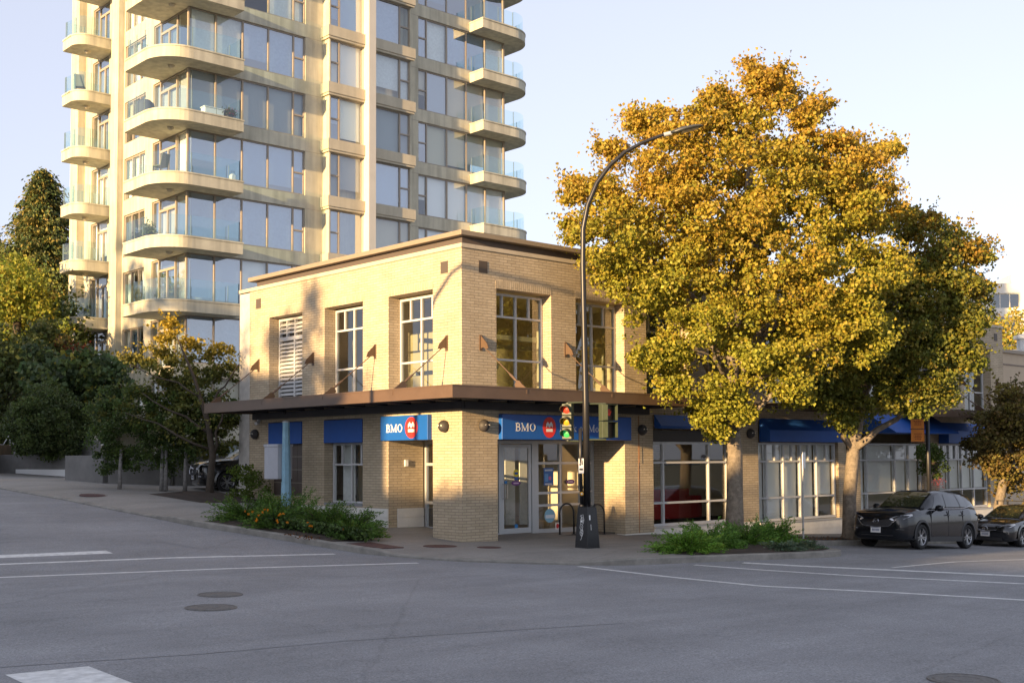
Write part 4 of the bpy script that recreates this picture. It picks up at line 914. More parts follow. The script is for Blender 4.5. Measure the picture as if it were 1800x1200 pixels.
tr1 = [(B1+Vector((0, 0, -.3)), .36), (B1+Vector((.02, -.0, .25)), .27), (B1+Vector((.05, .0, 1.2)), .235), (at(1291, 800, D1), .23), (at(1285, 740, D1), .22), (F1, .21), (at(1288, 600, D1), .20), (at(1300, 480, D1), .15), (at(1318, 300, D1), .08)]
lm1 = [(F1, at(1190, 600, D1-1), .13, .04), (at(1285, 760, D1), at(1390, 660, D1-1.5), .13, .05), (at(1285, 650, D1), at(1130, 430, D1), .12, .03), (at(1288, 640, D1), at(1480, 420, D1+.5), .13, .03), (at(1290, 560, D1), at(1200, 300, D1-1), .10, .02), (at(1300, 500, D1), at(1420, 260, D1), .10, .02), (at(1284, 700, D1), at(1480, 580, D1-2), .12, .04), (at(1285, 720, D1), at(1240, 560, D1-3), .10, .03), (at(1300, 520, D1), at(1340, 150, D1), .08, .015), (at(1290, 600, D1), at(1060, 350, D1), .09, .02), (F1, at(1560, 300, D1), .10, .02)]
gold = [(.42, .245, .035), (.47, .30, .04), (.34, .20, .03), (.35, .28, .035)]
green = np.array([(.29, .31, .035), (.36, .34, .04), (.22, .25, .03)])
def turn(z0, z1, greens=green, wt=.75):
    def f(P, T):
        k = np.clip((P[:, 2]-z0)/(z1-z0)+rng.normal(size=len(P))*.22+.25*np.sin(P[:, 0]*1.3+P[:, 2]*.9), 0, 1)[:, None]
        G = greens[rng.integers(0, len(greens), len(P))]*(1+rng.normal(size=(len(P), 1))*.16)
        return T*(k*wt+(1-wt)*.5)+G*(1-k*wt-(1-wt)*.5)
    return f
maple('big golden maple with a pale trunk behind the tall curved lamp post', tuple(B1), D1, tr1, lm1, blobs1, 8.0, 190, .34, .102, gold, [.35, .3, .2, .15], turn(4.6, 12.2), clipf=clear)
D2 = 37.4; B2 = Vector((13.3, -3.15, -.48))
bl2 = [(1640, 395, 26), (1600, 395, 34), (1680, 420, 36), (1720, 445, 26), (1630, 460, 66), (1695, 510, 46), (1580, 540, 75), (1665, 570, 56), (1715, 560, 28), (1620, 640, 70), (1690, 630, 42), (1530, 670, 58), (1500, 735, 40), (1585, 710, 45), (1445, 680, 45), (1645, 690, 34), (1560, 600, 60), (1722, 520, 18), (1480, 700, 40), (1520, 620, 60), (1660, 500, 50)]
blobs2 = px_blobs(bl2, D2, (1590, 560), 230, 3.4, .3, clip=lambda p: p.y > .6 and p.z < 8.5)
F2 = at(1500, 790, D2-.1)
tr2 = [(B2+Vector((0, 0, -.3)), .30), (B2+Vector((0, 0, .3)), .23), (B2+Vector((.03, 0, 1.3)), .205), (F2, .20), (at(1512, 700, D2), .2), (at(1560, 560, D2), .13), (at(1620, 420, D2), .05)]
lm2 = [(F2, at(1440, 690, D2-1), .12, .03), (F2, at(1620, 700, D2-1), .14, .04), (at(1510, 720, D2), at(1580, 500, D2-1), .12, .03), (at(1540, 620, D2), at(1700, 500, D2), .10, .03), (at(1530, 650, D2), at(1690, 610, D2-1), .10, .03), (at(1560, 560, D2), at(1640, 400, D2), .07, .02)]
maple('darker green and gold maple behind the grey parked car', tuple(B2), D2, tr2, lm2, blobs2, 8.0, 175, .36, .108, gold+[(.17, .18, .03)], [.2, .15, .15, .15, .35], turn(5.0, 10.5, np.array([(.15, .18, .03), (.20, .21, .03), (.12, .145, .025)])), clipf=clear)
D3 = 44.3; B3 = Vector((23.3, -3.2, -1.0))
bl3 = [(1775, 700, 30), (1760, 745, 45), (1735, 780, 38), (1800, 740, 50), (1790, 790, 45), (1740, 810, 26), (1830, 790, 50), (1765, 830, 28), (1795, 850, 22), (1850, 720, 60), (1765, 860, 12)]
blobs3 = px_blobs(bl3, D3, (1790, 770), 110, 2.2, .3)
tr3 = [(B3+Vector((0, 0, -.3)), .24), (B3+Vector((0, 0, 1)), .17), (at(1767, 830, D3), .16), (at(1785, 760, D3), .1), (at(1800, 690, D3), .04)]
maple('small brownish maple with a low crown beside the black sedan', tuple(B3), D3, tr3, [(at(1768, 840, D3), at(1740, 780, D3), .08, .03), (at(1770, 820, D3), at(1830, 760, D3), .08, .03)], blobs3, 7.5, 120, .34, .12, [(.15, .13, .04), (.22, .18, .04), (.11, .09, .03), (.16, .11, .03)], None)

# ------------------------------------------------------------------ planting on the left
DL = 38.6; B4 = Vector((-.95, 11.85, 1.02))
bl4 = [(300, 590, 26), (285, 620, 30), (330, 610, 22), (260, 640, 24), (380, 620, 30), (420, 610, 24), (400, 650, 40), (350, 660, 50), (300, 660, 40), (425, 680, 36), (245, 690, 26), (290, 705, 42), (350, 715, 48), (210, 718, 26), (185, 725, 16), (255, 735, 30), (310, 750, 40), (380, 750, 45), (400, 790, 26), (350, 785, 26), (420, 730, 34), (230, 628, 16), (300, 570, 14), (428, 590, 16)]
blobs4 = px_blobs([(x, y, r*.90) for x, y, r in bl4], DL+.7, (330, 690), 140, 1.2, .2, clip=lambda p: p.x > -.3 and p.y < 11.8)
tr4 = [(B4+Vector((0, 0, -.2)), .17), (B4+Vector((0, 0, .3)), .12), (at(374, 800, DL), .11), (at(365, 740, DL), .09), (at(340, 660, DL), .05), (at(310, 590, DL), .02)]
lm4 = [(at(374, 800, DL), at(400, 700, DL), .06, .02), (at(368, 760, DL), at(250, 690, DL), .06, .015), (at(360, 730, DL), at(420, 640, DL), .05, .015), (at(355, 700, DL), at(230, 640, DL), .04, .01), (at(372, 790, DL), at(220, 725, DL-.5), .05, .012)]
def dogcol(P, T): k = np.clip((P[:, 2]-5.3)/1.2, 0, 1)[:, None]; return T*(1-k)+np.array((.42, .30, .03))*k*(.8+.4*rng.random((len(P), 1)))
maple('small layered street tree with a thin trunk at the left end of the bank', tuple(B4), DL, tr4, lm4, blobs4, 10, 95, .24, .11, [(.14, .155, .035), (.19, .19, .04), (.11, .13, .03)], [.4, .3, .3], dogcol, group=None, name='street_tree', bark=m_barkdk, clipf=lambda P: ~((P[:, 0] > -.15) & (P[:, 1] < 11.8)) & ~((P[:, 1] < 10.95) & (P[:, 0] > -2.4) & (P[:, 2] > 3.2) & (P[:, 2] < 4.2)))
def bushy(name, label, cat, blobs, base, per, nl, cr, size, cols, w=None, group=None, trunk=None, bark=m_barkdk, colfn=None, shell=.6):
    t = thing(name, label, cat, base, 0, group); o = Vector(base)
    if trunk:
        b = MB()
        for pts, rr in trunk: b.tube([Vector(p)-o for p in pts], rr, 9)
        b.build('trunk', bark, t, smooth=True)
    P, K, nk = clumps(blobs, per, nl, cr, shell); T = tints(P, K, nk, cols, w)
    if colfn: T = colfn(P, T)
    leaves('crown', P, size*(.7+.6*rng.random(len(P))), T, m_leaf, t, loc=base)
    return t
def ground_at(px, d):
    p = at(px, 800, d); return (p.x, p.y, gz(p.x, p.y)-.1)
dk = [(.08, .11, .03), (.10, .14, .035), (.06, .085, .028)]
d = 47
bushy('clipped_shrub', 'large rounded clipped shrub above the low planter wall on the left', 'shrub', px_blobs([(85, 735, 55), (55, 745, 42), (115, 745, 42), (85, 700, 30), (60, 770, 34), (115, 770, 34), (85, 785, 26)], d, (85, 740), 75, 1.6), ground_at(85, d), 40, 70, .14, .10, dk, trunk=[([at(80, 830, d), at(85, 760, d)], .12)], shell=.9)
d = 39.6
bushy('clipped_hedge', 'long clipped hedge with rounded top standing on short pale trunks', 'hedge', px_blobs([(180, 735, 34), (190, 705, 24), (230, 720, 45), (225, 770, 42), (180, 775, 30), (280, 740, 45), (280, 790, 36), (330, 760, 42), (325, 800, 20), (240, 805, 26), (200, 808, 24), (190, 812, 20), (300, 812, 22), (350, 730, 36), (385, 720, 34), (270, 812, 20), (320, 700, 36), (215, 822, 18)], d, (260, 760), 190, .75, clip=lambda p: p.x > -.4 and p.y < 12.4), ground_at(260, d), 40, 75, .12, .085, [(.075, .12, .028), (.10, .15, .03), (.055, .085, .022)], trunk=[([at(x, 862, d-.6), at(x+rnd.uniform(-3, 3), 790, d-.2)], [.075, .05]) for x in (210, 284, 291, 325)], bark=mat('pale_bark', (.17, .16, .145), .9, .4, 12), shell=.85)
d = 50
bushy('magnolia_tree', 'glossy green broadleaf tree with yellowing leaves behind the round shrub', 'tree', px_blobs([(150, 655, 38), (190, 650, 30), (110, 660, 36), (170, 690, 34), (205, 660, 16), (80, 670, 34), (140, 700, 34), (60, 640, 34), (200, 700, 30), (165, 720, 30), (215, 690, 18)], d, (140, 670), 110, 1.5), ground_at(140, d), 16, 34, .24, .24, [(.09, .14, .05), (.14, .18, .05), (.06, .09, .035), (.32, .27, .05)], [.4, .25, .3, .05], trunk=[([at(140, 830, d), at(140, 700, d)], .12)])
bushy('red_shrub', 'dark shrub with red autumn leaves beside the tower base', 'shrub', px_blobs([(118, 605, 22), (128, 620, 18), (100, 620, 18)], 55, (115, 610), 40, .8), ground_at(115, 55), 14, 40, .2, .16, [(.17, .035, .025), (.10, .05, .035), (.16, .12, .035)], trunk=[([at(118, 830, 55), at(118, 620, 55)], .1)])
d = 56
bushy('green_shrub', 'dark green dense trees filling the left edge below the yellow tree', 'tree', px_blobs([(40, 620, 60), (0, 650, 60), (90, 600, 40), (20, 700, 55), (-30, 620, 60), (70, 640, 50), (-20, 740, 60), (5, 765, 40)], d, (40, 660), 130, 2.4), ground_at(30, d), 9, 40, .28, .2, [(.09, .115, .035), (.12, .15, .04), (.07, .09, .03)], trunk=[([at(20, 830, d), at(20, 650, d)], .18)])
d = 60
bushy('yellow_tree', 'sunlit yellow green broadleaf tree in front of the tall conifer', 'tree', px_blobs([(40, 490, 40), (10, 480, 34), (0, 520, 50), (50, 530, 45), (85, 570, 36), (30, 570, 50), (70, 510, 26), (-30, 520, 50), (100, 600, 26), (20, 465, 20)], d, (30, 530), 110, 2.4), ground_at(30, d), 8, 42, .27, .19, [(.27, .28, .035), (.19, .23, .035), (.31, .27, .035)], trunk=[([at(30, 830, d), at(30, 560, d)], .2)])
d = 61
bushy('green_tree', 'deep green tree with a few yellow leaves beside the lowest narrow balconies', 'tree', px_blobs([(120, 555, 30), (135, 590, 24), (90, 640, 40), (125, 530, 16), (60, 600, 40)], d, (110, 580), 70, 1.5), ground_at(110, d), 9, 40, .26, .2, [(.09, .125, .035), (.15, .17, .035), (.06, .085, .025)], trunk=[([at(115, 830, d), at(115, 570, d)], .2)])
# tall conifer
def conifer(name, label, base, H, rad, n, cols, group=None):
    t = thing(name, label, 'tree', base, 0, group); b = MB(); b.tube([(0, 0, -.3), (0, 0, H*.5), (0, 0, H)], [.45, .25, .03], 10); b.build('trunk', m_barkdk, t, smooth=True)
    C = []; Dn = []; K = []
    for i in range(n):
        h = rng.random()**.85; z = H*(.06+.94*h); a = rng.random()*2*math.pi; L = rad*((1-h)**.74+.04)*(.40+.72*rng.random()**.8)*(1+.22*math.sin(a*3+h*9)+.12*math.sin(a*7+h*23))
        m = int(18+46*(1-h)); tt = .25+.75*rng.random(m)**.8; rr = tt*L
        x = np.cos(a)*rr; y = np.sin(a)*rr; zz = z-rr*.42+rr*rr/max(L, .1)*.26
        c = np.stack([x, y, zz], 1)+rng.normal(size=(m, 3))*np.array((.16, .16, .12)); C.append(c)
        Dn.append(np.stack([np.full(m, math.cos(a)), np.full(m, math.sin(a)), np.full(m, -.9)], 1)+rng.normal(size=(m, 3))*.45); K.append(np.full(m, i))
    C = np.concatenate(C); Dn = np.concatenate(Dn); K = np.concatenate(K); T = tints(C, K, n, cols)
    leaves('crown', C, .26*(.6+.7*rng.random(len(C))), T, m_needle, t, direc=Dn, wid=.22, fold=.08)
    return t
p = at(68, 800, 76); conifer('conifer_tree', 'tall dark cedar with drooping sunlit branches left of the tower', (p.x, p.y, gz(p.x, p.y)-.5), at(62, 283, 76).z-gz(p.x, p.y), 6.8, 2900, [(.14, .145, .035), (.24, .19, .04), (.085, .12, .035), (.085, .12, .035)])
p = at(-20, 800, 84); conifer('conifer_tree', 'lower dark conifer cut off by the left edge of the view', (p.x, p.y, gz(p.x, p.y)-.5), at(0, 385, 84).z-gz(p.x, p.y), 3.6, 700, [(.06, .065, .02), (.04, .05, .02)])
# trees and houses beyond the right end
d = 95
bushy('golden_tree', 'bright golden tree in front of the white apartment block on the right', 'tree', px_blobs([(1775, 580, 24), (1760, 610, 24), (1800, 610, 32), (1792, 565, 16), (1840, 600, 40), (1757, 585, 13), (1770, 640, 24), (1800, 650, 36), (1750, 570, 9)], d, (1790, 590), 90, 3), (at(1790, 800, d).x, at(1790, 800, d).y, -3), 3.0, 40, .42, .30, [(.42, .30, .04), (.36, .30, .05), (.24, .26, .04)], trunk=[([at(1775, 830, d), at(1768, 620, d)], [.3, .15])], bark=m_bark)

# ------------------------------------------------------------------ low juniper planting
def juniper(x, y, r, h, lean, label, group, col=(.085, .165, .026), nb=185, name='juniper_shrub', nd=60):
    z = gz(x, y)+.03; t = thing(name, label, 'shrub', (x, y, z), 0, group); C = []; Dn = []; K = []; b = MB(); r *= 1.08; h *= .85
    for i in range(nb):
        a = rng.random()*2*math.pi; el = R(8)+R(52)*rng.random()**1.5; L = r*(.65+.5*rng.random())
        dx, dy, dz = math.cos(a)*math.cos(el)+lean[0]*.5, math.sin(a)*math.cos(el)+lean[1]*.5, math.sin(el)*(h/r)*1.25
        s = np.linspace(.10, 1, nd); w_ = (.055*(1-s)+.028)[:, None]
        ctr = np.stack([dx*L*s, dy*L*s, dz*L*s-(s**2)*L*.12*(1 if el < .6 else .3)], 1)
        C.append(ctr+rng.normal(size=(nd, 3))*w_*np.array((1, 1, .6))); dd = np.array([dx, dy, dz-.05]); dd = dd/np.linalg.norm(dd)
        Dn.append(dd+rng.normal(size=(nd, 3))*.26); K.append(np.full(nd, i))
        if i % 7 == 0: b.tube([(0, 0, -.05), (dx*L*.4, dy*L*.4, dz*L*.4), (dx*L*.8, dy*L*.8, dz*L*.8-.05*L)], [.018, .012, .005], 5)
    C = np.concatenate(C); C[:, 2] = np.maximum(C[:, 2], .0); Dn = np.concatenate(Dn); K = np.concatenate(K)
    c = np.array(col); T = tints(C, K, nb, [c, c*1.35, c*.7, c*np.array((1.5, 1.15, 1))], [.4, .2, .25, .15])
    b.build('stems', m_barkdk, t); leaves('foliage', C, .072*(.7+.6*rng.random(len(C))), T, m_needle, t, direc=Dn, wid=.17, fold=.05)
gl = 'feathery junipers in the left planting bed'; gr = 'feathery junipers in the right planting bed'
juniper(-3.3, 5.2, 1.05, .75, (-.1, 0), 'feathery green juniper at the far left end of the left bed', gl)
juniper(-2.2, 4.9, 1.1, .95, (0, 0), 'tall juniper below the grey cabinet in the left bed', gl)
juniper(-3.3, 3.9, .85, .6, (-.1, -.1), 'low juniper at the kerb near the left end of the left bed', gl)
juniper(-2.1, 3.3, .95, .85, (.1, -.1), 'juniper just right of the pale blue pole in the left bed', gl)
juniper(-1.8, 2.5, .85, .75, (.15, -.1), 'juniper under the small shop window in the left bed', gl)
juniper(-2.35, 1.6, .75, .5, (.25, -.25), 'spreading juniper at the right tip of the left bed', gl)
juniper(2.8, -5.2, .95, .62, (-.2, 0), 'spreading juniper at the left tip of the right bed', gr, (.13, .26, .03))
juniper(4.0, -5.0, .8, .5, (0, 0), 'low juniper second from the left in the right bed', gr, (.10, .21, .028))
juniper(4.8, -4.3, .95, .72, (0, 0), 'juniper in the middle of the right bed in front of the maple trunk', gr, (.10, .21, .028))
juniper(6.0, -4.6, .9, .7, (.1, 0), 'juniper right of the maple trunk in the right bed', gr, (.10, .21, .028))
juniper(7.1, -4.5, .85, .75, (.3, 0), 'pointed juniper at the right end of the right bed beside the thin post', gr, (.10, .21, .028))
juniper(5.35, -6.15, .6, .24, (0, 0), 'grey green mat juniper at the kerb, left one of the two', 'grey green mat junipers', (.10, .15, .085), 60)
juniper(6.35, -6.05, .55, .2, (0, 0), 'grey green mat juniper at the kerb, right one of the two', 'grey green mat junipers', (.10, .15, .085), 60)
bushy('green_shrub', 'light green rounded shrub against the left corner of the bank', 'shrub', [((-.75, 9.9, 1.35), .55), ((-.6, 10.5, 1.5), .5), ((-.7, 9.2, 1.1), .45)], (-.7, 9.9, .8), 45, 50, .12, .08, [(.12, .17, .02), (.09, .13, .02)], shell=.8)
# broad leaved ground cover with orange flowers in the left bed
t = thing('flower_patch', 'patch of green leaves with orange flowers at the kerb of the left bed', 'flowers', (-3.1, 2.7, gz(-3.1, 2.7)))
n_ = 2600; u = rng.random(n_); xx = -3.75+1.0*u+.5*rng.random(n_); yy = 4.0-3.0*u+.5*rng.normal(size=n_)*.5
xx = np.clip(xx, -3.95, -1.9); zz = np.array([gz(a, c) for a, c in zip(xx, yy)])+.05+.28*rng.random(n_)
leaves('foliage', np.stack([xx, yy, zz], 1), .09, np.array((.06, .10, .025))*(1+.35*rng.normal(size=(n_, 1)))*(1+np.where(rng.random((n_, 1)) < .15, .9, 0)), m_leaf, t, loc=t.location)
fl = []; 
for (px, py) in ((437, 903), (455, 905), (462, 900), (452, 912), (470, 896), (466, 895), (450, 915), (490, 905), (487, 914), (493, 903), (498, 902), (540, 918), (545, 924), (548, 925), (602, 930), (601, 945), (505, 918), (430, 898), (444, 900), (488, 917)):
    fl.append(tuple(at(px, py, 29.6)))
c = np.repeat(np.array(fl), 8, 0); dirs = unit(len(c)); leaves('blossom', c+dirs*.02, .045, np.array((.75, .28, .01))*(1+.15*rng.normal(size=(len(c), 1))), m_leaf, t, direc=dirs, wid=.35, loc=t.location)
for (tt, loc, r, h, col, flower) in LEAFY:
    n_ = 700; e = rng.normal(size=(n_, 3))*np.array((r*.7, r*.7, h*.25)); e[:, 2] = np.abs(e[:, 2])+r*1.1
    T = np.array(col)*(1+.3*rng.normal(size=(n_, 1)))*1.0
    if flower: k = rng.random(n_) < .12; T[k] = flower
    leaves('foliage', e, .09, T, m_leaf, tt)
# fallen leaves in the gutter and by the trunk
n_ = 420; xx = np.concatenate([8.3+8*rng.random(300), -3.9+.8*rng.random(60), 8.2+1.5*rng.random(60)]); yy = np.concatenate([-2.0-1.5*rng.random(300)**.7, 1.5+7*rng.random(60)*0+rng.random(60)*1.0, -3.7-.5*rng.random(60)])
zz = np.array([gz(a, c)+(.03 if c > -3.6 else -.135) for a, c in zip(xx, yy)])
dd = unit(n_); dd[:, 2] *= .15
fo = leaves('fallen_leaves', np.stack([xx, yy, zz], 1), .07, np.array((.16, .07, .025))*(1+.3*rng.normal(size=(n_, 1))), m_leaf, direc=dd, fold=.05); fo['kind'] = 'stuff'

# ------------------------------------------------------------------ garden walls on the left
def slopewall(name, label, pts, h, th, m=m_wallc, top=None, cat='wall', cap=None):
    b = MB()
    for i in range(len(pts)-1):
        a, c = Vector(pts[i]), Vector(pts[i+1]); t_ = (c-a).normalized(); nr = Vector((-t_.y, t_.x))*th
        za, zc = gz(a.x, a.y)-.4, gz(c.x, c.y)-.4; ta = top if top is not None else gz(a.x, a.y)+h; tc = top if top is not None else gz(c.x, c.y)+h
        b.add([(a.x, a.y, za), (c.x, c.y, zc), (c.x+nr.x, c.y+nr.y, zc), (a.x+nr.x, a.y+nr.y, za), (a.x, a.y, ta), (c.x, c.y, tc), (c.x+nr.x, c.y+nr.y, tc), (a.x+nr.x, a.y+nr.y, ta)], [(0, 1, 2, 3), (7, 6, 5, 4), (0, 4, 5, 1), (1, 5, 6, 2), (2, 6, 7, 3), (3, 7, 4, 0)])
    return tag(b.build(name, m, bevel=.012), label, cat)
slopewall('retaining_wall', 'grey concrete retaining wall in shade under the clipped hedge', [(-2.45, 19.6), (-1.95, 17.4), (-.2, 16.1), (9, 15.7)], 1.1, -.3, top=2.33)
slopewall('planter_wall', 'low concrete planter wall with the white board at its foot', [(-1.37, 22.3), (-2.45, 26.9)], 0, .25, top=2.39)
slopewall('garden_wall', 'taller concrete wall standing behind the low planter wall', [(-.6, 21.4), (-.9, 29.5)], 0, .3, top=2.95)
b = MB(); a, c = Vector((-1.37, 22.3)), Vector((-2.13, 25.6)); t_ = (c-a).normalized(); nr = Vector((-t_.y, t_.x)); a += nr*.252; c += nr*.252; za, zc = gz(*a), gz(*c); q = nr*.03
b.add([(a.x, a.y, za+.02), (c.x, c.y, zc+.02), (c.x, c.y, 1.80), (a.x, a.y, 1.80), (a.x+q.x, a.y+q.y, za+.02), (c.x+q.x, c.y+q.y, zc+.02), (c.x+q.x, c.y+q.y, 1.80), (a.x+q.x, a.y+q.y, 1.80)], [(3, 2, 1, 0), (4, 5, 6, 7), (0, 1, 5, 4), (2, 3, 7, 6), (1, 2, 6, 5), (0, 4, 7, 3)])
tag(b.build('painted_board', m_white), 'wedge shaped white board fixed along the foot of the planter wall', 'board')
p0, p1 = at(24, 810, 51), at(-60, 812, 45)
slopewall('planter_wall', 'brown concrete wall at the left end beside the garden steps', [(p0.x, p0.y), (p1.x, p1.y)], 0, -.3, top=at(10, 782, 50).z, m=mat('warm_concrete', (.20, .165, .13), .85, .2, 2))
st = MB(); p0 = at(24, 812, 51.5)
for i in range(5): st.box(p0.x-.6, p0.x+1.6, p0.y+.35*i, p0.y+3, 1.2, 1.82+.17*i)
tag(st.build('garden_steps', m_wallc), 'concrete garden steps between the two left planter walls', 'steps')
p0 = at(6, 781, 50.5); t = thing('handrail', 'thin pale metal handrail beside the garden steps', 'handrail', p0)
MB().tube([(-.5, 0, -.0), (0, 0, .0), (.35, .2, .5), (.35, .2, -.8)], .022, 8).build('rail', mat('galvanised', (.5, .5, .5), .4, metal=.8), t); MB().lathe([(.05, 0), (.05, .02), (0, .03)], (.35, .2, -.8), n=10).build('foot_plate', m_alu, t)
# terrace edge of the tower above the hedge
tag(MB().box(2.5, 6.0, 24.5, 36.0, 3.7, 4.5).build('terrace_wall', m_conc), 'raised concrete terrace edge below the tower windows', 'terrace')

# ------------------------------------------------------------------ lamp post with traffic signals
LP = Vector((1.60, -2.96, gz(1.6, -2.96)))
lp = thing('street_lamp', 'tall black curved street lamp on a tapered base with graffiti at the corner', 'street lamp', LP)
def frustum(b, z0, z1, h0, h1):
    v = [(sx*h0, sy*h0, z0) for sx, sy in ((-1, -1), (1, -1), (1, 1), (-1, 1))]+[(sx*h1, sy*h1, z1) for sx, sy in ((-1, -1), (1, -1), (1, 1), (-1, 1))]
    b.add(v, [(3, 2, 1, 0), (4, 5, 6, 7)]+[(i, (i+1) % 4, (i+1) % 4+4, i+4) for i in range(4)])
b = MB(); frustum(b, -.05, 1.01, .225, .170); b.build('base', m_black, lp, bevel=.012)
b = MB()
for sx in (-1, 1):
    for sy in (-1, 1): b.tube([(sx*.13, sy*.13, 1.0), (sx*.13, sy*.13, 1.09)], .014, 6)
b.box(-.15, .15, -.15, .15, 1.011, 1.03); b.build('anchor_bolts', m_black, lp)
PP = [(1.60, -2.96, .95), (1.50, -3.04, 3.65), (1.36, -3.12, 7.0), (1.34, -3.16, 7.9), (1.40, -3.27, 8.5), (1.55, -3.45, 9.05), (1.76, -3.70, 9.48), (2.03, -3.98, 9.82), (2.35, -4.3, 10.05), (2.68, -4.62, 10.22), (2.80, -4.74, 10.26)]
b = MB(); pts = catmull([p for p in PP], 4) if False else [Vector(p)-LP for p in PP]
b.tube(pts, [.092, .082, .068, .064, .060, .056, .052, .048, .044, .040, .038], 16); b.build('pole', m_black, lp, smooth=True)
b = MB(); b.tube([Vector((2.72, -4.66, 10.235))-LP, Vector((2.86, -4.80, 10.28))-LP], .052, 12); b.build('collar', m_alu, lp)
# lamp head: flat tapered housing
hd = MB(); dirn = Vector((.66, -.68, .20)).normalized(); sd = Vector((.70, .71, 0)); upv = dirn.cross(sd)*-1
if upv.z < 0: upv = -upv
o = Vector((2.84, -4.78, 10.27))-LP; rows = []
for s, w_, h_, dz in ((0, .06, .05, 0), (.12, .10, .07, .0), (.22, .15, .085, .0), (.40, .17, .075, .01), (.62, .165, .06, .01), (.76, .13, .045, .0), (.82, .06, .02, -.01)):
    for k in range(12):
        a = k*2*math.pi/12; rows.append(o+dirn*s+sd*math.cos(a)*w_+upv*(math.sin(a)*h_*(1 if math.sin(a) > 0 else .5)+dz))
hd.add(rows, [(i*12+k, i*12+(k+1) % 12, (i+1)*12+(k+1) % 12, (i+1)*12+k) for i in range(6) for k in range(12)]+[tuple(range(12)), tuple(range(72, 84))])
hh = hd.build('lamp_head', mat('lamp_grey', (.05, .055, .055), .4), lp, smooth=True)
MB().add([o+dirn*.27+sd*.12-upv*.046, o+dirn*.27-sd*.12-upv*.046, o+dirn*.70-sd*.10-upv*.034, o+dirn*.70+sd*.10-upv*.034], [(0, 1, 2, 3)]).build('lamp_lens', mat('lamp_glass', (.5, .5, .42), .3), hh)
# graffiti and stickers on the base (left face, seen from the street)
def face_fn(side):
    def f(u, v, l):
        h = .225-.055*(v/1.01)
        return (-h-l, -u, v) if side == 'x' else (u, -h-l, v)
    return f
fx = face_fn('x'); fy = face_fn('y'); g_ = MB(); W_ = .012
for pts in ([(.0, .82), (-.06, .80), (.02, .76), (-.05, .72), (.04, .73)], [(-.02, .78), (-.03, .68), (.05, .70), (.02, .62)], [(.03, .84), (.07, .70), (.05, .60)], [(-.03, .60), (.03, .58), (-.01, .52), (.05, .54), (.0, .47)], [(-.04, .63), (-.06, .50), (-.02, .46)], arc(.0, .38, .05, .075, 0, 360, 14), [(-.05, .40), (.05, .36)], [(.0, .46), (.01, .30), (.0, .24), (-.03, .20)], [(.02, .50), (.05, .42), (.03, .30)]):
    ribbon(g_, pts, W_, fx, .003)
g_.build('graffiti', m_white, lp)
g_ = MB()
def patch(b, f, u, v, w_, h_, l=.003): b.add([f(u-w_/2, v-h_/2, l), f(u+w_/2, v-h_/2, l), f(u+w_/2, v+h_/2, l), f(u-w_/2, v+h_/2, l)], [(0, 1, 2, 3)])
patch(g_, fx, -.015, .665, .07, .05, .005); patch(g_, fy, -.10, .76, .05, .12); patch(g_, fy, -.07, .52, .015, .14); g_.build('sticker', m_white, lp)
PB = Vector((1.57, -2.98, 0))
def pole_at(z): 
    return Vector((interp(z, [.95, 3.65, 7.0], [1.60, 1.50, 1.36]), interp(z, [.95, 3.65, 7.0], [-2.96, -3.04, -3.12]), z))
vd = Vector((-.70, -.71, 0))
def polepatch(z, w_, h_, m_, name='sticker', off=0):
    c = pole_at(z)-LP+Vector((-.72, .69, 0))*off; b = MB(); rr = .094; pts = []
    for i in range(5):
        a = -w_/2/rr+(w_/rr)*i/4; dr = Vector((vd.x*math.cos(a)-vd.y*math.sin(a), vd.x*math.sin(a)+vd.y*math.cos(a), 0)); pts += [c+dr*rr-Vector((0, 0, h_/2)), c+dr*rr+Vector((0, 0, h_/2))]
    b.add(pts, [(2*i, 2*i+2, 2*i+3, 2*i+1) for i in range(4)]); return b.build(name, m_, lp)
# slim conduit and push button beside the pole
b = MB(); b.tube([Vector((1.47, -2.90, 1.0))-LP, Vector((1.40, -2.94, 2.2))-LP, Vector((1.37, -2.97, 2.9))-LP], .045, 10); b.build('conduit', m_black, lp, smooth=True)
c0 = Vector((1.44, -2.93, 1.27))-LP
bb = MB().lathe([(0, 0), (.05, 0), (.05, .05), (.0, .07)], c0+vd*.045, vd, 14).build('push_button', mat('button_yellow', (.75, .36, .02), .5), lp, smooth=False)
MB().lathe([(0, 0), (.02, 0), (.02, .02), (0, .025)], c0+vd*.11, vd, 10).build('button', m_white, bb)
b = MB(); c1 = Vector((1.425, -2.935, 1.98))-LP; sdv = Vector((.71, -.70, 0))
b.add([c1+vd*.052+sdv*s-Vector((0, 0, z)) for s, z in ((-.065, .20), (.065, .20), (.065, -.17), (-.065, -.17))], [(0, 1, 2, 3)]); sg_ = b.build('instruction_plate', m_white, lp)
b = MB()
for s, z, w_, h_ in ((-.02, .10, .03, .06), (.025, .05, .03, .08), (-.025, .02, .04, .05), (.0, -.10, .09, .045), (.03, .11, .02, .05)): b.add([c1+vd*.055+sdv*(s+q)+Vector((0, 0, z+r_)) for q, r_ in ((-w_/2, -h_/2), (w_/2, -h_/2), (w_/2, h_/2), (-w_/2, h_/2))], [(0, 1, 2, 3)])
b.build('pictogram', m_black, sg_)
m_sig = mat('signal_green_grey', (.045, .058, .036), .5, .12, 8)
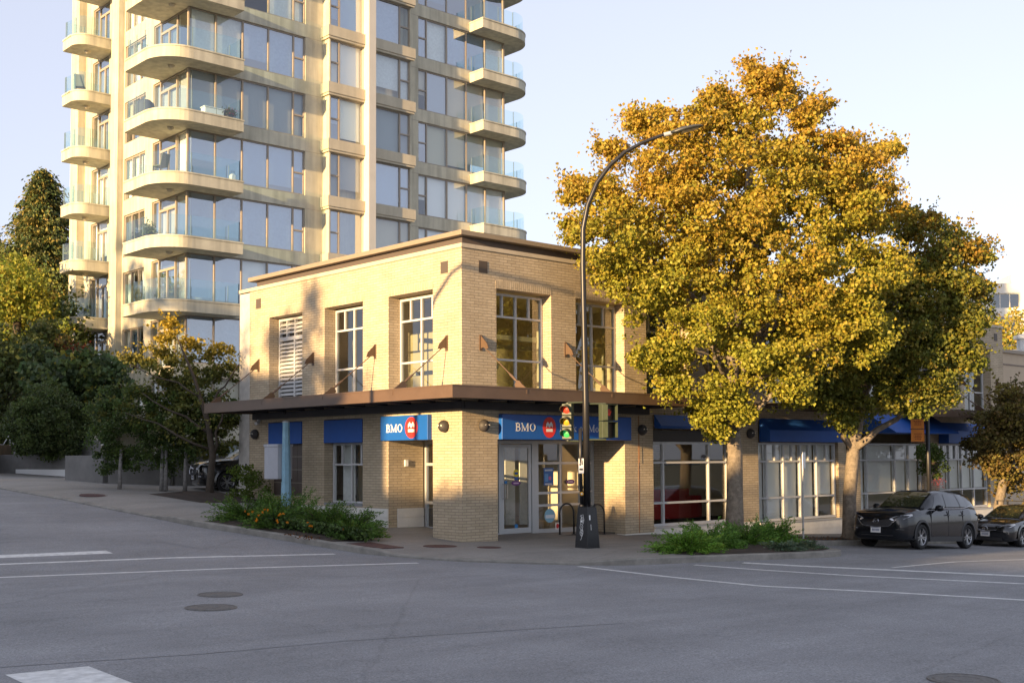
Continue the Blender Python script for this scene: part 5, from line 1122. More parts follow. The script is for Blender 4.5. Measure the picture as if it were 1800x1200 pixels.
def signal(base, fdir, lenses, H, W_, D, name, label, cat):
    "housing with lenses and visors, facing fdir"
    t = thing(name, label, cat, base); f = Vector(fdir).normalized(); s = Vector((-f.y, f.x, 0)); n_ = len(lenses); hh_ = H/n_
    def box(b, c, hf, hs, hz): b.add([c+f*a*hf+s*e*hs+Vector((0, 0, g__*hz)) for g__ in (-1, 1) for e in (-1, 1) for a in (-1, 1)], [(0, 2, 3, 1), (4, 5, 7, 6), (0, 1, 5, 4), (2, 6, 7, 3), (0, 4, 6, 2), (1, 3, 7, 5)])
    for i, (col, es, round_) in enumerate(lenses):
        c = Vector((0, 0, H/2-hh_*(i+.5))); b = MB(); box(b, c, D/2, W_/2, hh_/2-.004)
        hs = b.build('housing', m_sig, t, bevel=.015); o = c+f*(D/2)
        if round_:
            r = .105
            MB().lathe([(0, .03), (r*.5, .022), (r*.9, .008), (r, .002)], o, f, 24).build('lens', mat('lens', col, .35, emit=col, estr=es), hs, smooth=True)
            b = MB(); kk = 20; vs = []
            for j in range(kk+1):
                a = R(-35)+R(250)*j/kk; dv = s*math.cos(a)+Vector((0, 0, 1))*math.sin(a); L = .05+.19*max(0, math.sin((a+R(35))/R(250)*math.pi))**.6
                vs += [o+dv*(r+.012), o+dv*(r+.012)+f*L-Vector((0, 0, .03*L/.2)), o+dv*(r+.02), o+dv*(r+.02)+f*L-Vector((0, 0, .03*L/.2))]
            b.add(vs, [q for j in range(kk) for q in ((4*j, 4*j+4, 4*j+5, 4*j+1), (4*j+2, 4*j+3, 4*j+7, 4*j+6), (4*j+1, 4*j+5, 4*j+7, 4*j+3))]); b.build('visor', m_sig, hs, smooth=False)
        else:
            w2 = W_/2-.03; h2 = hh_/2-.03
            b = MB(); box(b, o+f*.005, .004, w2, h2); b.build('lens', mat('lens_dark', (.02, .012, .012), .3), hs)
            if es: 
                b = MB()
                for k in range(4): b.add([o+f*.012+s*(-.05+.03*k+q)+Vector((0, 0, z)) for q, z in ((0, -.02), (.02, -.02), (.02, .09-.01*abs(k-1.5)), (0, .09-.01*abs(k-1.5)))], [(0, 1, 2, 3)])
                b.add([o+f*.0122+s*q+Vector((0, 0, z)) for q, z in ((-.05, -.08), (.06, -.08), (.07, -.02), (-.05, -.02))], [(0, 1, 2, 3)]); b.add([o+f*.0122+s*q+Vector((0, 0, z)) for q, z in ((.06, -.05), (.10, .03), (.08, .04), (.05, -.02))], [(0, 1, 2, 3)]); b.build('hand_symbol', mat('hand_red', (.16, .01, .008), .4, emit=(.8, .05, .02), estr=.06), hs)
            b = MB()
            for q, p_ in ((s, (W_/2-.012, hh_/2-.02)), (-s, (W_/2-.012, hh_/2-.02))): b.add([o+q*p_[0]+f*a+Vector((0, 0, z)) for a in (0, .20) for z in (-p_[1], p_[1])]+[o+q*(p_[0]-.008)+f*a+Vector((0, 0, z)) for a in (0, .20) for z in (-p_[1], p_[1])], [(0, 1, 3, 2), (4, 6, 7, 5), (2, 3, 7, 6), (0, 4, 5, 1)])
            b.add([o+s*a*(W_/2-.01)+f*c_+Vector((0, 0, hh_/2-.02-d_)) for d_ in (0, .008) for c_ in (0, .2) for a in (-1, 1)], [(0, 1, 3, 2), (4, 6, 7, 5), (2, 3, 7, 6)]); b.build('visor', m_sig, hs)
    return t
z1 = 3.08; cp = pole_at(z1)
ts = signal(cp+Vector((-.31, .33, .0)), (-.90, -.43, 0), [((.50, .035, .015), .07, True), ((.50, .26, .01), .06, True), ((.03, .34, .09), .14, True)], .90, .26, .19, 'traffic_signal', 'green grey traffic signal with red, amber and green lenses left of the lamp post', 'traffic light')
b = MB(); q = Vector((.29, -.31, 0))
for z in (.47, -.49): b.tube([Vector((0, 0, z)), q*.96+Vector((0, 0, z*1.02))], .022, 8); b.tube([Vector((0, 0, z)), Vector((0, 0, z*.95))], .05, 10)
b.build('mounting_bracket', m_sig, ts)
ps = signal(pole_at(3.06)+Vector((.36, -.35, .02)), (-.18, -1, 0), [((.5, .05, .02), 1, False), ((.02, .02, .02), 0, False)], .86, .34, .17, 'pedestrian_signal', 'green grey pedestrian signal seen from its side right of the lamp post', 'traffic light')
b = MB()
for z in (.44, -.46): b.tube([Vector((0, 0, z)), Vector((-.34, .33, z))], .022, 8)
b.build('mounting_bracket', m_sig, ps)

# ------------------------------------------------------------------ other street furniture
def rack(x, y, rz, lab):
    t = thing('bike_rack', lab, 'bike rack', (x, y, gz(x, y)), rz, 'black bike racks at the entrance'); w = .27
    MB().tube([(-w, 0, 0), (-w, 0, .62)]+[(-w*math.cos(R(a)), 0, .62+w*math.sin(R(a))) for a in range(15, 180, 15)]+[(w, 0, .62), (w, 0, 0)], .026, 10).build('hoop', m_black, t, smooth=True)
    for s in (-w, w): MB().lathe([(0, .012), (.065, .012), (.07, .0)], (s, 0, 0), n=12).build('foot_plate', m_black, t)
rack(4.55, .72, R(-4), 'black hoop bike rack in front of the glass panels left of the lamp post')
rack(5.45, .35, R(-4), 'black hoop bike rack partly hidden behind the lamp post base')
t = thing('bicycle_wheel', 'dark bicycle wheel locked to the hidden rack beside the lamp post base', 'wheel', (5.0, .42, gz(5, .4)+.34))
k_ = [(.32*math.cos(i*math.pi/16), 0, .32*math.sin(i*math.pi/16)) for i in range(33)]; MB().tube(k_, .022, 8, cap=False).build('tyre', m_black_matt, t)
b = MB(); [b.tube([(0, 0, 0), (.3*math.cos(i*math.pi/9), 0, .3*math.sin(i*math.pi/9))], .003, 4) for i in range(18)]; b.build('spokes', m_alu, t)
bx, by = -.86, 7.0; bz = gz(bx, by)-.1
t = thing('utility_pole', 'short tapered pale blue pole standing in the left shrubs', 'pole', (bx, by, bz)); dlt = Vector((bx, by, bz))
p0 = at(503, 890, 35.0)-dlt; p1 = at(503, 742, 35.0)-dlt
MB().tube([(p0.x, p0.y, -.1), p0, p1], [.17, .165, .105], 8).build('shaft', mat('pole_blue', (.24, .42, .52), .6, .14, 5), t); MB().lathe([(.112, 0), (.112, .03), (.03, .06), (0, .06)], p1, n=10).build('cap', m_alu, t)
c = at(491, 812, 35.25); t = thing('utility_cabinet', 'light grey electrical cabinet strapped to the pale blue pole', 'cabinet', (c.x, c.y, c.z-.5))
mc = mat('cabinet_grey', (.42, .43, .46), .5, .05, 4)
MB().prism([(-.36, .26), (-.40, -.02), (-.22, -.28), (.30, -.24), (.42, .10), (.2, .3)], 0, .96).build('body', mc, t, bevel=.01)
MB().prism([(-.38, .28), (-.42, -.02), (-.24, -.30), (.32, -.26), (.44, .11), (.22, .32)], .962, 1.04).build('lid', mc, t, bevel=.01)
MB().box(-.1, .1, -.34, -.28, -.09, .0).build('bracket', m_black, t)
_p = at(1411, 900, 33.9); SP = (_p.x, _p.y); sz = gz(*SP); t = thing('sign_post', 'thin grey sign post with its plate edge on at the right bed', 'sign', (*SP, sz))
a_ = at(1411, 797, 33.9)-Vector((*SP, sz)); top = a_.z
MB().tube([(0, 0, -.1), (a_.x, a_.y, top)], .028, 8).build('post', mat('post_grey', (.40, .40, .38), .4, metal=.5), t)
_v = Vector((.94, .34, 0)); MB().bar(Vector((a_.x, a_.y-.04, top-.19))-_v*.16, Vector((a_.x, a_.y-.04, top-.19))+_v*.16, .006, .46).build('sign_plate', m_white, t)
# second lamp post with orange banner and hanging basket
L2 = (18.1, -3.3); z2 = gz(*L2); t = thing('banner_post', 'black post with an orange banner beside the second maple', 'post', (*L2, z2))
MB().lathe([(.13, 0), (.13, .3), (.09, .4)], (0, 0, 0), n=14).build('base', m_black, t); 
b = MB(); b.tube([(0, 0, .1), (0, 0, 5.4)], [.085, .06], 12); b.build('pole', m_black, t, smooth=True)
MB().lathe([(.06, 5.4), (.10, 5.42), (.16, 5.6), (.12, 5.8), (0, 5.86)], (0, 0, 0), n=14).build('lamp_head', m_black, t)
orange = mat('banner_orange', (.62, .20, .02), .7)
u_ = Vector((-.74, .67, 0)); zb = 2.62-z2; zt = 3.45-z2
bn = MB().add([u_*a+Vector((0, 0, z)) for a, z in ((.12, zb), (.58, zb), (.58, zt), (.12, zt))], [(0, 1, 2, 3)]).build('banner', orange, t)
b = MB(); [b.tube([Vector((0, 0, z)), u_*.62+Vector((0, 0, z))], .014, 6) for z in (zt-.02, (zb+zt)/2+.05, zb+.02)]; b.build('banner_arm', m_black, t)
b = MB()
for k_, w_ in ((.86, .3), (.80, .22), (.72, .26), (.34, .28), (.26, .2), (.20, .26), (.12, .22)):
    z = zb+(zt-zb)*k_; 
    for j in range(4):
        s_ = .35-w_/2+w_*j/4; b.add([u_*a+Vector((-.006, -.006, q)) for a, q in ((s_, z), (s_+w_*.17, z), (s_+w_*.17, z+.035), (s_, z+.035))], [(0, 1, 2, 3)])
b.build('banner_pattern', mat('banner_brown', (.30, .07, .01), .7), bn)
pb = at(1637, 812, 42.6); t = thing('hanging_basket', 'full hanging flower basket with trailing pink blooms on the banner post', 'flower basket', pb)
MB().lathe([(0, -.28), (.2, -.24), (.32, -.05), (.34, .02), (0, .0)], (0, 0, 0), n=16).build('basket', m_barkdk, t); v_ = Vector((*L2, pb.z+.35))-pb
MB().tube([v_, (0, 0, .38), (0, 0, 0)], .012, 6).build('bracket', m_black, t)
P, K, nk = clumps([((0, 0, .15), .50), ((.1, -.1, -.1), .48), ((-.05, .1, .35), .38), ((.0, 0, -.35), .3)], 60, 45, .10, .7)
leaves('foliage', P, .085, tints(P, K, nk, [(.07, .11, .02), (.10, .14, .025)]), m_leaf, t)
P = rng.normal(size=(130, 3))*np.array((.16, .16, .16))+np.array((.12, -.1, -.68)); leaves('blossom', P, .06, np.tile(np.array((.26, .07, .10)), (130, 1))*(1+.3*rng.normal(size=(130, 1))), m_leaf, t)

# ------------------------------------------------------------------ parked vehicles
m_rub = m_black_matt; m_rim = mat('rim_metal', (.38, .39, .41), .3, metal=.9); m_chrome = mat('chrome', (.7, .7, .72), .12, metal=1)
m_cglass = mat('car_glass', (.012, .015, .020), .03, spec=.7, coat=.25); m_plastic = mat('black_plastic', (.028, .028, .03), .6)
m_lamp = mat('headlight', (.78, .80, .84), .10, metal=.2, coat=1); m_tail = mat('tail_light', (.35, .01, .01), .15, coat=1)
def loft(b, rows, closed_ends=True):
    n = len(rows[0]); base = len(b.v)
    vs = [p for r in rows for p in r]
    fs = [(i*n+j, i*n+j+1, (i+1)*n+j+1, (i+1)*n+j) for i in range(len(rows)-1) for j in range(n-1)]
    fs += [(i*n+n-1, i*n, (i+1)*n, (i+1)*n+n-1) for i in range(len(rows)-1)]
    fs += [tuple(range(n))[::-1], tuple((len(rows)-1)*n+j for j in range(n))]
    b.add(vs, fs)
def interp_rows(st, xs):
    k = np.array(st); return [[x]+[float(np.interp(x, k[:, 0], k[:, c])) for c in range(1, k.shape[1])] for x in xs]
def vehicle(name, label, loc, pitch, P, paint, yaw=0, detail=True):
    """x runs from the front bumper (0) to the rear; P holds stations, roof line and wheel data"""
    t = thing(name, label, P['cat'], loc, 0); t.rotation_euler = (0, pitch, yaw)
    L = P['L']; xs = sorted(set([s[0] for s in P['body']]+[i*.12 for i in range(int(L/.12)+1)]))
    rows = []
    for x, zb, wb, w, zm, zs, ws, zc in interp_rows(P['body'], xs):
        half = [(wb, zb), (wb+(w-wb)*.8, zb+.05), (w, zb+.18), (w+.004, zm), (w-.012, zm+(zs-zm)*.5), (ws+.02, zs-.05), (ws-.02, zs), (ws-.14, zs+(zc-zs)*.45), (ws*.5, zs+(zc-zs)*.85)]
        rows.append([(x, -y, z) for y, z in half]+[(x, 0, zc)]+[(x, y, z) for y, z in half[::-1]])
    b = MB(); loft(b, rows); body = b.build('body', paint, t, smooth=True)
    # wheel arches are cut out of the shell
    cut = MB()
    for wx in P['wheels']:
        for s in (-1, 1): cut.lathe([(0, -.5), (P['arch'], -.5), (P['arch'], .5), (0, .5)], (wx, s*1.0, P['wr']+.02), (0, 1, 0), 32)
    co = cut.build('cutter', paint); md = body.modifiers.new('arches', 'BOOLEAN'); md.object = co; md.operation = 'DIFFERENCE'; md.solver = 'EXACT'
    co.parent = t; bpy.context.view_layer.update(); dg = bpy.context.evaluated_depsgraph_get(); me = bpy.data.meshes.new_from_object(body.evaluated_get(dg))
    body.modifiers.clear(); body.data = me; bpy.data.objects.remove(co)
    me.polygons.foreach_set('use_smooth', [True]*len(me.polygons))
    try: me.set_sharp_from_angle(angle=R(38))
    except Exception: pass
    tub = MB(); tub.box(.35, L-.35, -.55, .55, .25, .7); tub.build('underbody', m_plastic, t)
    # cabin
    G = P['roof']; belt = P['belt']
    def S(x, s):
        g = interp_rows(G, [x])[0]; _, zb_, wb_, zt, wt = g
        pts = [(wb_, zb_), (wt, max(zb_, zt-.07)), (wt-.10, max(zb_, zt-.012)), (0, zt)]; k = [0, .6, .7, 1]
        for i in range(3):
            if s <= k[i+1]+1e-9: q = (s-k[i])/(k[i+1]-k[i]); bul = .025*math.sin(math.pi*q) if i == 0 else 0; return Vector((x, pts[i][0]+(pts[i+1][0]-pts[i][0])*q+bul, pts[i][1]+(pts[i+1][1]-pts[i][1])*q))
    gx = [G[0][0]+(G[-1][0]-G[0][0])*i/40 for i in range(41)]; ss = [0, .15, .3, .45, .6, .65, .7, .85, 1]
    rows = []
    for x in gx:
        h = [S(x, s) for s in ss]; rows.append([(p.x, -p.y, p.z) for p in h]+[(p.x, p.y, p.z) for p in h[::-1][1:]])
    b = MB(); loft(b, rows); b.build('cabin', paint, t, smooth=True)
    def glasspatch(x0, x1, s0, s1, name, both=True, m=m_cglass, off=.006, nx=10, fx=None):
        b = MB()
        for sg in ((-1, 1) if both else (-1,)):
            vs = []
            for i in range(nx+1):
                for j in range(7):
                    s = s0+(s1-s0)*j/6; a0, a1 = (x0, x1) if fx is None else fx(j/6); x = a0+(a1-a0)*i/nx
                    p = S(x, s); dx = S(x+.01, s)-p; ds = S(x, min(1, s+.01))-S(x, max(0, s-.01)); n_ = dx.cross(ds); n_ = n_.normalized() if n_.length else Vector((0, 1, 0))
                    if n_.y < 0 and s < .7 or n_.z < 0 and s >= .7: n_ = -n_
                    p = p+n_*off; vs.append((p.x, sg*p.y, p.z))
            b.add(vs, [(i*7+j, i*7+j+1, (i+1)*7+j+1, (i+1)*7+j) for i in range(nx) for j in range(6)])
        return b.build(name, m, t, smooth=True)
    ws0, ws1 = P['ws']; glasspatch(ws0, ws1, .70, 1, 'windshield', m=P.get('wsm', m_cglass))
    for a in P['side']: glasspatch(0, 0, .10, .56, 'side_window', fx=lambda q, a=a: (a[0]+(a[1]-a[0])*q, a[2]+(a[3]-a[2])*q))
    # trims along the sill and round the arches
    b = MB()
    for s in (-1, 1):
        for i in range(len(xs)-1):
            pass
        for wx in P['wheels']:
            vs = []; k_ = 22
            for i in range(k_+1):
                a = R(-12)+R(204)*i/k_
                for rr, yy in ((P['arch']+.055, P['hw']+.006), (P['arch']-.01, P['hw']+.020), (P['arch']-.02, P['hw']-.06)): vs.append((wx+rr*math.cos(a), s*yy, P['wr']+.02+rr*math.sin(a)))
            b.add(vs, [(3*i+j, 3*i+3+j, 3*i+4+j, 3*i+1+j) for i in range(k_) for j in (0, 1)])
        b.box(P['wheels'][0]+P['arch'], P['wheels'][1]-P['arch'], s*(P['hw']-.05), s*(P['hw']+.012), .22, .36)
    b.build('cladding', m_plastic if P.get('clad', True) else paint, t)
    for wx in P['wheels']:
        for s in (-1, 1):
            wr = P['wr']; o = (wx, s*(P['hw']-.12), wr); ax = (0, s, 0)
            w_ = MB().lathe([(wr*.66, -.12), (wr*.9, -.13), (wr, -.09), (wr, .07), (wr*.95, .105), (wr*.72, .11), (wr*.70, .08)], o, ax, 36).build('wheel', m_rub, t, smooth=True)
            r_ = MB(); r_.lathe([(wr*.70, .085), (wr*.68, .10), (wr*.64, .085), (wr*.62, .0)], o, ax, 36); r_.lathe([(.0, .085), (.05, .08), (.06, .05)], o, ax, 16)
            for k in range(10):
                a = k*math.pi/5+(.12 if k % 2 else -.12); c_ = Vector((math.cos(a), 0, math.sin(a))); r_.bar(Vector(o)+Vector((0, s*.06, 0))+c_*.04, Vector(o)+Vector((0, s*.085, 0))+c_*wr*.66, .028, .02, up=(0, 1, 0))
            r_.build('rim', m_rim, w_); MB().lathe([(0, .0), (wr*.6, .0), (wr*.6, -.02)], o, ax, 24).build('brake_disc', m_plastic, w_)
    # front
    F = P['front']
    for s in (-1, 1):
        vs = [(x, s*y, z) for x, y, z in F['light']]; k_ = len(vs); b = MB(); b.add(vs, [tuple(range(k_))]); b.add([(x+.06, y*.97, z) for x, y, z in vs]+vs, [(i, (i+1) % k_, (i+1) % k_+k_, i+k_) for i in range(k_)])
        b.build('headlight', m_lamp, t)
        b = MB(); m0, m1 = F['mirror']; c_ = Vector((m0, s*(P['hw']-.02), m1)); b.lathe([(0, -.11), (.06, -.10), (.09, -.03), (.092, .05), (.07, .11), (0, .12)], c_+Vector((0, s*.12, 0)), (0, 1, 0), 14); b.bar(c_+Vector((0, -s*.03, -.06)), c_+Vector((0, s*.1, -.02)), .05)
        b.build('side_mirror', paint, t, smooth=True)
        b = MB(); 
        for hx in F['handles']: b.tube([(hx, s*(P['hw']-.0), F['hz']), (hx+.03, s*(P['hw']+.035), F['hz']), (hx+.17, s*(P['hw']+.035), F['hz']+.005), (hx+.20, s*(P['hw']-.0), F['hz'])], .014, 8)
        b.build('door_handle', paint, t)
        b = MB()
        for sx_, z0_, z1_ in F['seams']: b.box(sx_-.005, sx_+.005, s*(P['hw']-.02), s*(P['hw']+.0055), z0_, z1_)
        b.build('door_seam', m_plastic, t)
        vs = [(x, s*y, z) for x, y, z in F['tail']]; b = MB(); b.add(vs, [tuple(range(len(vs)))]); b.build('tail_light', m_tail, t)
    def frontpoly(pts, dx, name, m_, ext=.04):
        k_ = len(pts); fx_ = lambda y: dx+.13*(abs(y)/.75)**3
        b = MB(); n2 = 14; ys = [-1+2*i/n2 for i in range(n2+1)]
        vs = [(fx_(y), y, z) for y, z in pts]; b.add(vs+[(x+ext, y, z) for x, y, z in vs], [tuple(range(k_))]+[(i, (i+1) % k_, (i+1) % k_+k_, i+k_) for i in range(k_)]); return b.build(name, m_, t)
    for nm, pts, dx, m_ in F['polys']: frontpoly(pts, dx, nm, m_)
    pz = F['plate']; pl_ = MB().box(-.055, -.04, pz[0]-.155, pz[0]+.155, pz[1]-.08, pz[1]+.08).build('licence_plate', m_white, t)
    b = MB()
    for j in range(6): b.box(-.0565, -.0552, pz[0]-.115+.04*j, pz[0]-.09+.04*j, pz[1]-.035, pz[1]+.03)
    b.box(-.0565, -.0552, pz[0]-.14, pz[0]+.14, pz[1]+.055, pz[1]+.07); b.build('plate_mark', mat('plate_blue', (.12, .14, .25), .6), pl_)
    if F.get('emblem'):
        ez = F['emblem']; b = MB(); b.tube([(-.045, .085*math.cos(a), ez+.065*math.sin(a)) for a in [i*math.pi/10 for i in range(21)]], .009, 6, cap=False); b.tube([(-.047, -.08, ez+.02), (-.05, -.03, ez+.02), (-.052, 0, ez-.03), (-.05, .03, ez+.02), (-.047, .08, ez+.02)], .009, 6); b.build('emblem', m_chrome, t)
    for w0, w1 in F.get('chrome', []):
        b = MB(); b.tube([(x, y, z) for x, y, z in w0], w1, 6); b.build('chrome_trim', m_chrome, t)
    return t
SUV = dict(cat='car', L=4.55, hw=.915, wr=.355, arch=.40, wheels=(.93, 3.63), ws=(1.22, 2.02), wsm=mat('windshield_glass', (.05, .055, .03), .03, spec=1.0, coat=1.0),
 body=[(0, .42, .50, .62, .66, .88, .55, .92), (.06, .28, .60, .76, .66, .94, .70, .99), (.2, .23, .68, .86, .66, 1.0, .80, 1.05), (.5, .21, .72, .905, .68, 1.05, .84, 1.10), (.93, .21, .74, .915, .70, 1.09, .85, 1.15), (1.35, .21, .76, .915, .72, 1.11, .85, 1.17), (2.2, .21, .76, .915, .74, 1.13, .86, 1.16), (3.2, .21, .76, .915, .76, 1.16, .86, 1.18), (3.8, .23, .74, .915, .78, 1.18, .84, 1.20), (4.25, .28, .70, .88, .80, 1.17, .80, 1.19), (4.48, .36, .62, .80, .82, 1.10, .72, 1.12), (4.55, .46, .55, .70, .82, 1.0, .62, 1.02)],
 roof=[(1.10, 1.08, .80, 1.11, .74), (1.4, 1.09, .81, 1.30, .71), (1.7, 1.10, .82, 1.49, .68), (2.0, 1.11, .82, 1.62, .65), (2.3, 1.12, .82, 1.68, .64), (2.8, 1.13, .82, 1.70, .63), (3.4, 1.14, .81, 1.69, .62), (3.9, 1.15, .79, 1.66, .60), (4.2, 1.15, .77, 1.60, .59), (4.38, 1.15, .73, 1.42, .62), (4.50, 1.10, .68, 1.14, .62)], belt=1.14,
 side=[(1.62, 1.98, 2.38, 2.42), (2.46, 2.50, 3.28, 3.16), (3.36, 3.24, 3.86, 3.62)],
 front=dict(light=[(-.02, .50, .785), (-.035, .42, .83), (.0, .56, .90), (.10, .775, .945), (.36, .905, .985), (.38, .915, .935), (.12, .81, .845)], mirror=(1.72, 1.17), handles=(2.25, 3.12), hz=.98, seams=[(1.42, .38, 1.09), (2.42, .38, 1.11), (3.28, .76, 1.12)],
  tail=[(4.28, .90, 1.06), (4.50, .80, 1.08), (4.49, .80, .95), (4.28, .905, .98)], plate=(0.0, .52), emblem=.76,
  polys=[('grille', [(-.56, .78), (-.52, .90), (.52, .90), (.56, .78), (.43, .635), (0, .60), (-.43, .635)], -.035, m_plastic), ('lower_grille', [(-.60, .44), (-.62, .52), (.62, .52), (.60, .44), (.5, .36), (-.5, .36)], -.025, m_plastic), ('bumper_slot', [(-.86, .42), (-.86, .50), (-.68, .52), (-.66, .45)], .01, m_plastic), ('bumper_slot', [(.66, .45), (.68, .52), (.86, .50), (.86, .42)], .01, m_plastic)],
  chrome=[([(.01, -.61, .83), (-.035, -.51, .72), (-.045, -.41, .63), (-.05, 0, .592), (-.045, .41, .63), (-.035, .51, .72), (.01, .61, .83)], .010), ([(1.75, -.868, 1.15), (2.6, -.872, 1.165), (3.4, -.865, 1.185), (3.95, -.82, 1.27)], .008), ([(.05, -.84, .545), (-.005, -.66, .55), (.0, -.60, .545)], .008), ([(.05, .84, .545), (-.005, .66, .55), (.0, .60, .545)], .008)]))
pgrey = mat('car_grey', (.008, .0095, .013), .18, metal=.0, coat=.45, spec=.35); pblack = mat('car_black', (.006, .006, .007), .25, coat=1.0)
cx, cy = 12.12, -4.78; slope = math.atan(.0468)
sv_ = vehicle('parked_suv', 'dark grey compact suv parked at the kerb behind the second maple trunk', (cx, cy, gz(cx, cy)-.15), slope, SUV, pgrey)
sv_.scale = (1.06, 1.04, 1.06)
SED = dict(SUV); SED.update(L=4.6, hw=.88, wr=.32, arch=.36, wheels=(.92, 3.62), ws=(1.15, 2.05), clad=False,
 body=[(0, .34, .45, .60, .50, .62, .52, .66), (.08, .22, .56, .76, .50, .70, .68, .75), (.3, .17, .66, .85, .52, .78, .78, .84), (.92, .16, .70, .88, .54, .86, .80, .93), (1.35, .16, .72, .88, .56, .90, .81, .97), (2.4, .16, .72, .88, .58, .93, .81, .95), (3.4, .17, .72, .88, .60, .95, .80, .98), (4.1, .22, .70, .85, .62, .98, .76, 1.02), (4.5, .32, .60, .78, .64, .96, .68, .99), (4.6, .42, .5, .68, .64, .88, .58, .90)],
 roof=[(1.05, .90, .77, .93, .70), (1.5, .91, .78, 1.16, .64), (1.9, .92, .78, 1.34, .60), (2.2, .92, .78, 1.42, .58), (2.7, .93, .78, 1.46, .57), (3.2, .94, .77, 1.42, .56), (3.7, .95, .74, 1.28, .55), (4.1, .96, .70, 1.08, .56), (4.3, .96, .66, 1.0, .55)], side=[(1.6, 1.95, 2.35, 2.38), (2.45, 2.46, 3.4, 3.1)])
SED['front'] = dict(light=[(.03, .42, .60), (.0, .40, .64), (.05, .6, .72), (.14, .76, .75), (.32, .87, .78), (.32, .872, .73), (.14, .78, .65)], mirror=(1.62, .98), handles=(2.2, 3.0), hz=.80, seams=[(1.4, .3, .9), (2.4, .3, .92)], tail=[(4.3, .82, .95), (4.52, .76, .95), (4.52, .76, .8), (4.3, .83, .82)], plate=(0., .42), emblem=.60,
  polys=[('grille', [(-.36, .62), (.36, .62), (.30, .54), (-.30, .54)], -.015, m_plastic), ('lower_grille', [(-.55, .20), (-.48, .50), (.48, .50), (.55, .20)], -.02, m_plastic)], chrome=[([(-.02, -.38, .56), (-.025, 0, .52), (-.02, .38, .56)], .008)])
cx, cy = 19.2, -4.72
sd_ = vehicle('parked_sedan', 'black sedan with a roof rack parked behind the grey suv at the right edge', (cx, cy, gz(cx, cy)-.15), slope, SED, pblack)
for x_ in (2.1, 2.9):
    MB().bar((x_, -.62, 1.56), (x_, .62, 1.56), .05, .03).bar((x_, -.58, 1.42), (x_, -.58, 1.56), .05).bar((x_, .58, 1.42), (x_, .58, 1.56), .05).build('roof_rack', m_black, sd_)
SUV2 = dict(SUV); SUV2['clad'] = False; SUV2['wsm'] = m_cglass; SUV2['side'] = [(1.62, 1.98, 2.38, 2.42), (2.46, 2.50, 3.28, 3.16), (3.36, 3.24, 3.86, 3.62)]
cx, cy = -.42, 14.0
vehicle('parked_suv', 'black suv half hidden behind the thin street tree and the bank corner', (cx, cy, gz(cx+1.5, cy-1.5)+.01), -.0, SUV2, pblack, yaw=R(-14))

# ------------------------------------------------------------------ far buildings on the right
p = at(1735, 800, 150); fb = thing('apartment_block', 'pale sunlit apartment block far away at the right edge', 'building', (p.x, p.y, -6), R(-48))
m_fw = mat('far_white', (.78, .72, .62), .8, .04, .2)
def zpx(py, d): return at(1760, py, d).z+6
zt = zpx(500, 150); zt2 = zpx(474, 150)
ops = []; fh = 3.0; k_ = 0; z = zt-1.0-1.9
while z > 2: ops += [(a, a+3.6, z, z+1.9) for a in (1.0, 5.6, 10.2, 14.8, 19.4, 24.0)]; z -= fh
b = MB(); wall(b, 'y', 0, .6, 0, 30, 0, zt, ops); wall(b, 'x', 0, .6, .6, 18, 0, zt, [(a, a+3, o[2], o[3]) for o in ops[::6] for a in (2, 7, 12)]); b.build('facade', m_fw, fb)
b = MB(); b.box(.7, 30, 17, 18, 0, zt); b.box(1, 29.5, 2.2, 3.0, 0, zt-.5); b.build('inner_wall', m_intdark, fb)
MB().box(.05, 30, .05, 18, zt, zt+.3).build('roof', m_fw, fb); MB().box(4.5, 16, 3, 12, zt+.3, zt2).build('penthouse', m_fw, fb)
for o in ops:
    w_ = MB().quad((o[0], .3, o[2]), (o[1], .3, o[2]), (o[1], .3, o[3]), (o[0], .3, o[3])).build('window', m_tglass, fb)
    b = MB()
    for q in (1.15, 2.35): b.box(o[0]+q, o[0]+q+.1, .25, .35, o[2], o[3]-.1)
    b.box(o[0], o[1], .248, .352, o[3]-.1, o[3]-.001); b.build('frame', m_fw, w_)
p = at(1766, 800, 63); nb = thing('low_building', 'plain beige low building just right of the bank end wall', 'building', (31.6, .6, gz(31.6, 0)-1))
zt = at(1780, 632, 57).z-nb.location.z
m_bg = mat('beige_stucco', (.50, .40, .28), .85, .05, 1)
MB().box(0, 14, 0, 10, 0, zt).build('wall', m_bg, nb); MB().box(-.1, 14.1, -.1, 10.1, zt, zt+.16).build('parapet', m_capmetal, nb); MB().box(0.3, 13.7, -.03, 0, zt-.55, zt-.5).build('joint_line', m_brown, nb)
t = thing('roof_vent', 'small grey ventilation unit on the beige roof', 'vent', at(1799, 632, 60)); t.location.z = nb.location.z+zt+.16
MB().box(-.4, .4, -.4, .4, 0, .6).build('base', m_alu, t); MB().lathe([(.3, .6), (.3, 1.1), (.45, 1.12), (.45, 1.3), (0, 1.4)], (0, 0, 0), n=14).build('cowl', m_alu, t)

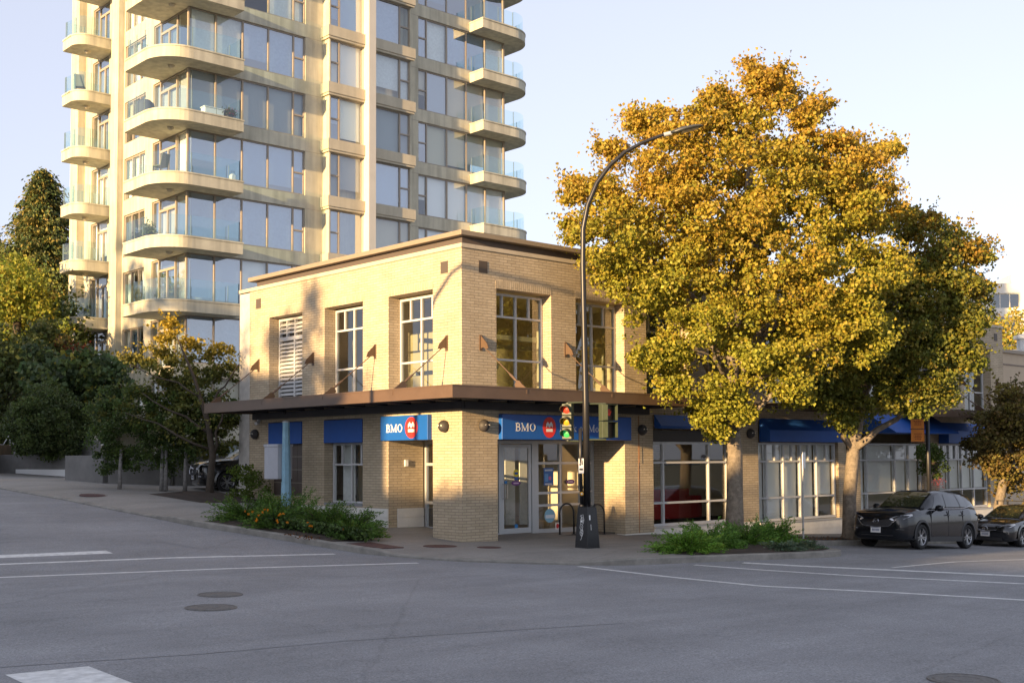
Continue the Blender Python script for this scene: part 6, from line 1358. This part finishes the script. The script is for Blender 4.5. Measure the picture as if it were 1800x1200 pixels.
# ------------------------------------------------------------------ across the side street (west, outside the view): houses and trees put in and sized to shade the crossing and show in the glass
def house(name, label, x, y, w, dpt, h, col, cat='building'):
    t = thing(name, label, cat, (x, y, gz(x, y)-1)); m = mat('house_wall', col, .8, .06, 1); ops = [(a, a+1.3, z, z+1.5) for z in np.arange(1.9, h-1, 2.9) for a in np.arange(1.0, w-1.6, 2.4)]
    b = MB(); wall(b, 'x', 0, -.3, 0, w, 0, h, ops); b.box(-dpt, -.3, 0, .3, 0, h); b.box(-dpt, -.3, w-.3, w, 0, h); b.box(-dpt, -dpt+.3, .3, w-.3, 0, h); b.build('wall', m, t)
    MB().box(-dpt-.3, .3, -.3, w+.3, h, h+.25).build('roof', m_brown, t)
    b = MB()
    for o in ops: b.quad((-.15, o[0], o[2]), (-.15, o[1], o[2]), (-.15, o[1], o[3]), (-.15, o[0], o[3]))
    b.build('window', m_cglass, t)

house('house', 'unseen low brown shop building added to shade the crossing', -50, -40, 21.8, 10, 7.2, (.30, .22, .15))
house('house', 'unseen pale two storey house added to shade the parked cars', -50, -18.0, 5.1, 10, 9.6, (.42, .38, .32))
house('house', 'unseen low garage added beside the pale house to shade the corner pillar', -50, -12.7, 7.4, 8, 7.9, (.35, .30, .25))
house('house', 'unseen narrow brown brick house added to shade the canopy', -50, -5.0, 3.8, 10, 10.4, (.30, .20, .14))
house('house', 'unseen cream three storey walk up added to shade the left wall', -50, -1.0, 11.5, 10, 11.5, (.40, .36, .28))
house('house', 'unseen tan apartment house added for shade up the side street', -52, 12.0, 22.0, 12, 12.8, (.38, .32, .25))
def offtree(x, y, H, r, label, n=9, low=.35, col=None):
    z = gz(x, y); t = thing('shade_tree', label, 'tree', (x, y, z), 0, 'unseen shade trees across the side street')
    MB().tube([(0, 0, -.3), (0, 0, H*.4), (.2, .1, H*.8)], [.3, .22, .05], 9).build('trunk', m_bark, t, smooth=True)
    bl = [((x+rnd.uniform(-.6, .6)*r, y+rnd.uniform(-.6, .6)*r, z+H*(low+(.92-low)*i/(n-1))), r*(.62-.34*(i/(n-1))**1.5)) for i in range(n)]
    P, K, nk = clumps(bl, 3.2, 30, .34); T = tints(P, K, nk, col or [(.14, .15, .03), (.20, .17, .03), (.10, .11, .02)])
    leaves('crown', P, .34*(.7+.6*rng.random(len(P))), T, m_leaf, t, loc=(x, y, z))
offtree(-42, .2, 13.4, 3.0, 'slender tall tree standing across the side street', 10)
offtree(-43, 4.5, 11.3, 3.4, 'rounded green tree across the side street')
offtree(-44, -8.5, 7.6, 3.0, 'small rounded tree in front of the pale house across the side street')
offtree(-44, -15.5, 7.4, 2.4, 'broad low tree in front of the pale house across the side street')
offtree(-45, -29, 7.8, 3.2, 'broad tree in front of the low brown shop building')
offtree(-40, 11, 12.5, 4.2, 'large tree up the side street')
offtree(-42, 19, 16.0, 4.4, 'tall tree up the side street beside the tan apartment house')
offtree(-42, 26, 17.5, 4.6, 'tallest tree up the side street')
offtree(-44, 34, 15.5, 4.4, 'far tree up the side street')

LX, LY = -14.5, -.6
t = thing('street_lamp', 'curved street lamp on the far corner of the side street outside the view', 'street lamp', (LX, LY, gz(LX, LY)-.1)); g0 = t.location.z
b = MB(); frustum(b, 0, 1.0, .225, .17); b.build('base', m_black, t)
MB().tube([(0, 0, 1), (0, 0, 6.8-g0), (0, -.2, 7.6-g0), (0, -.7, 8.4-g0), (0, -1.4, 9.0-g0), (0, -2.3, 9.3-g0), (0, -3.0, 9.38-g0)], [.095, .08, .075, .07, .065, .06, .05], 12).build('pole', m_black, t, smooth=True)
MB().box(-.16, .16, -3.7, -2.95, 9.33-g0, 9.43-g0).build('lamp_head', m_black, t, bevel=.03)
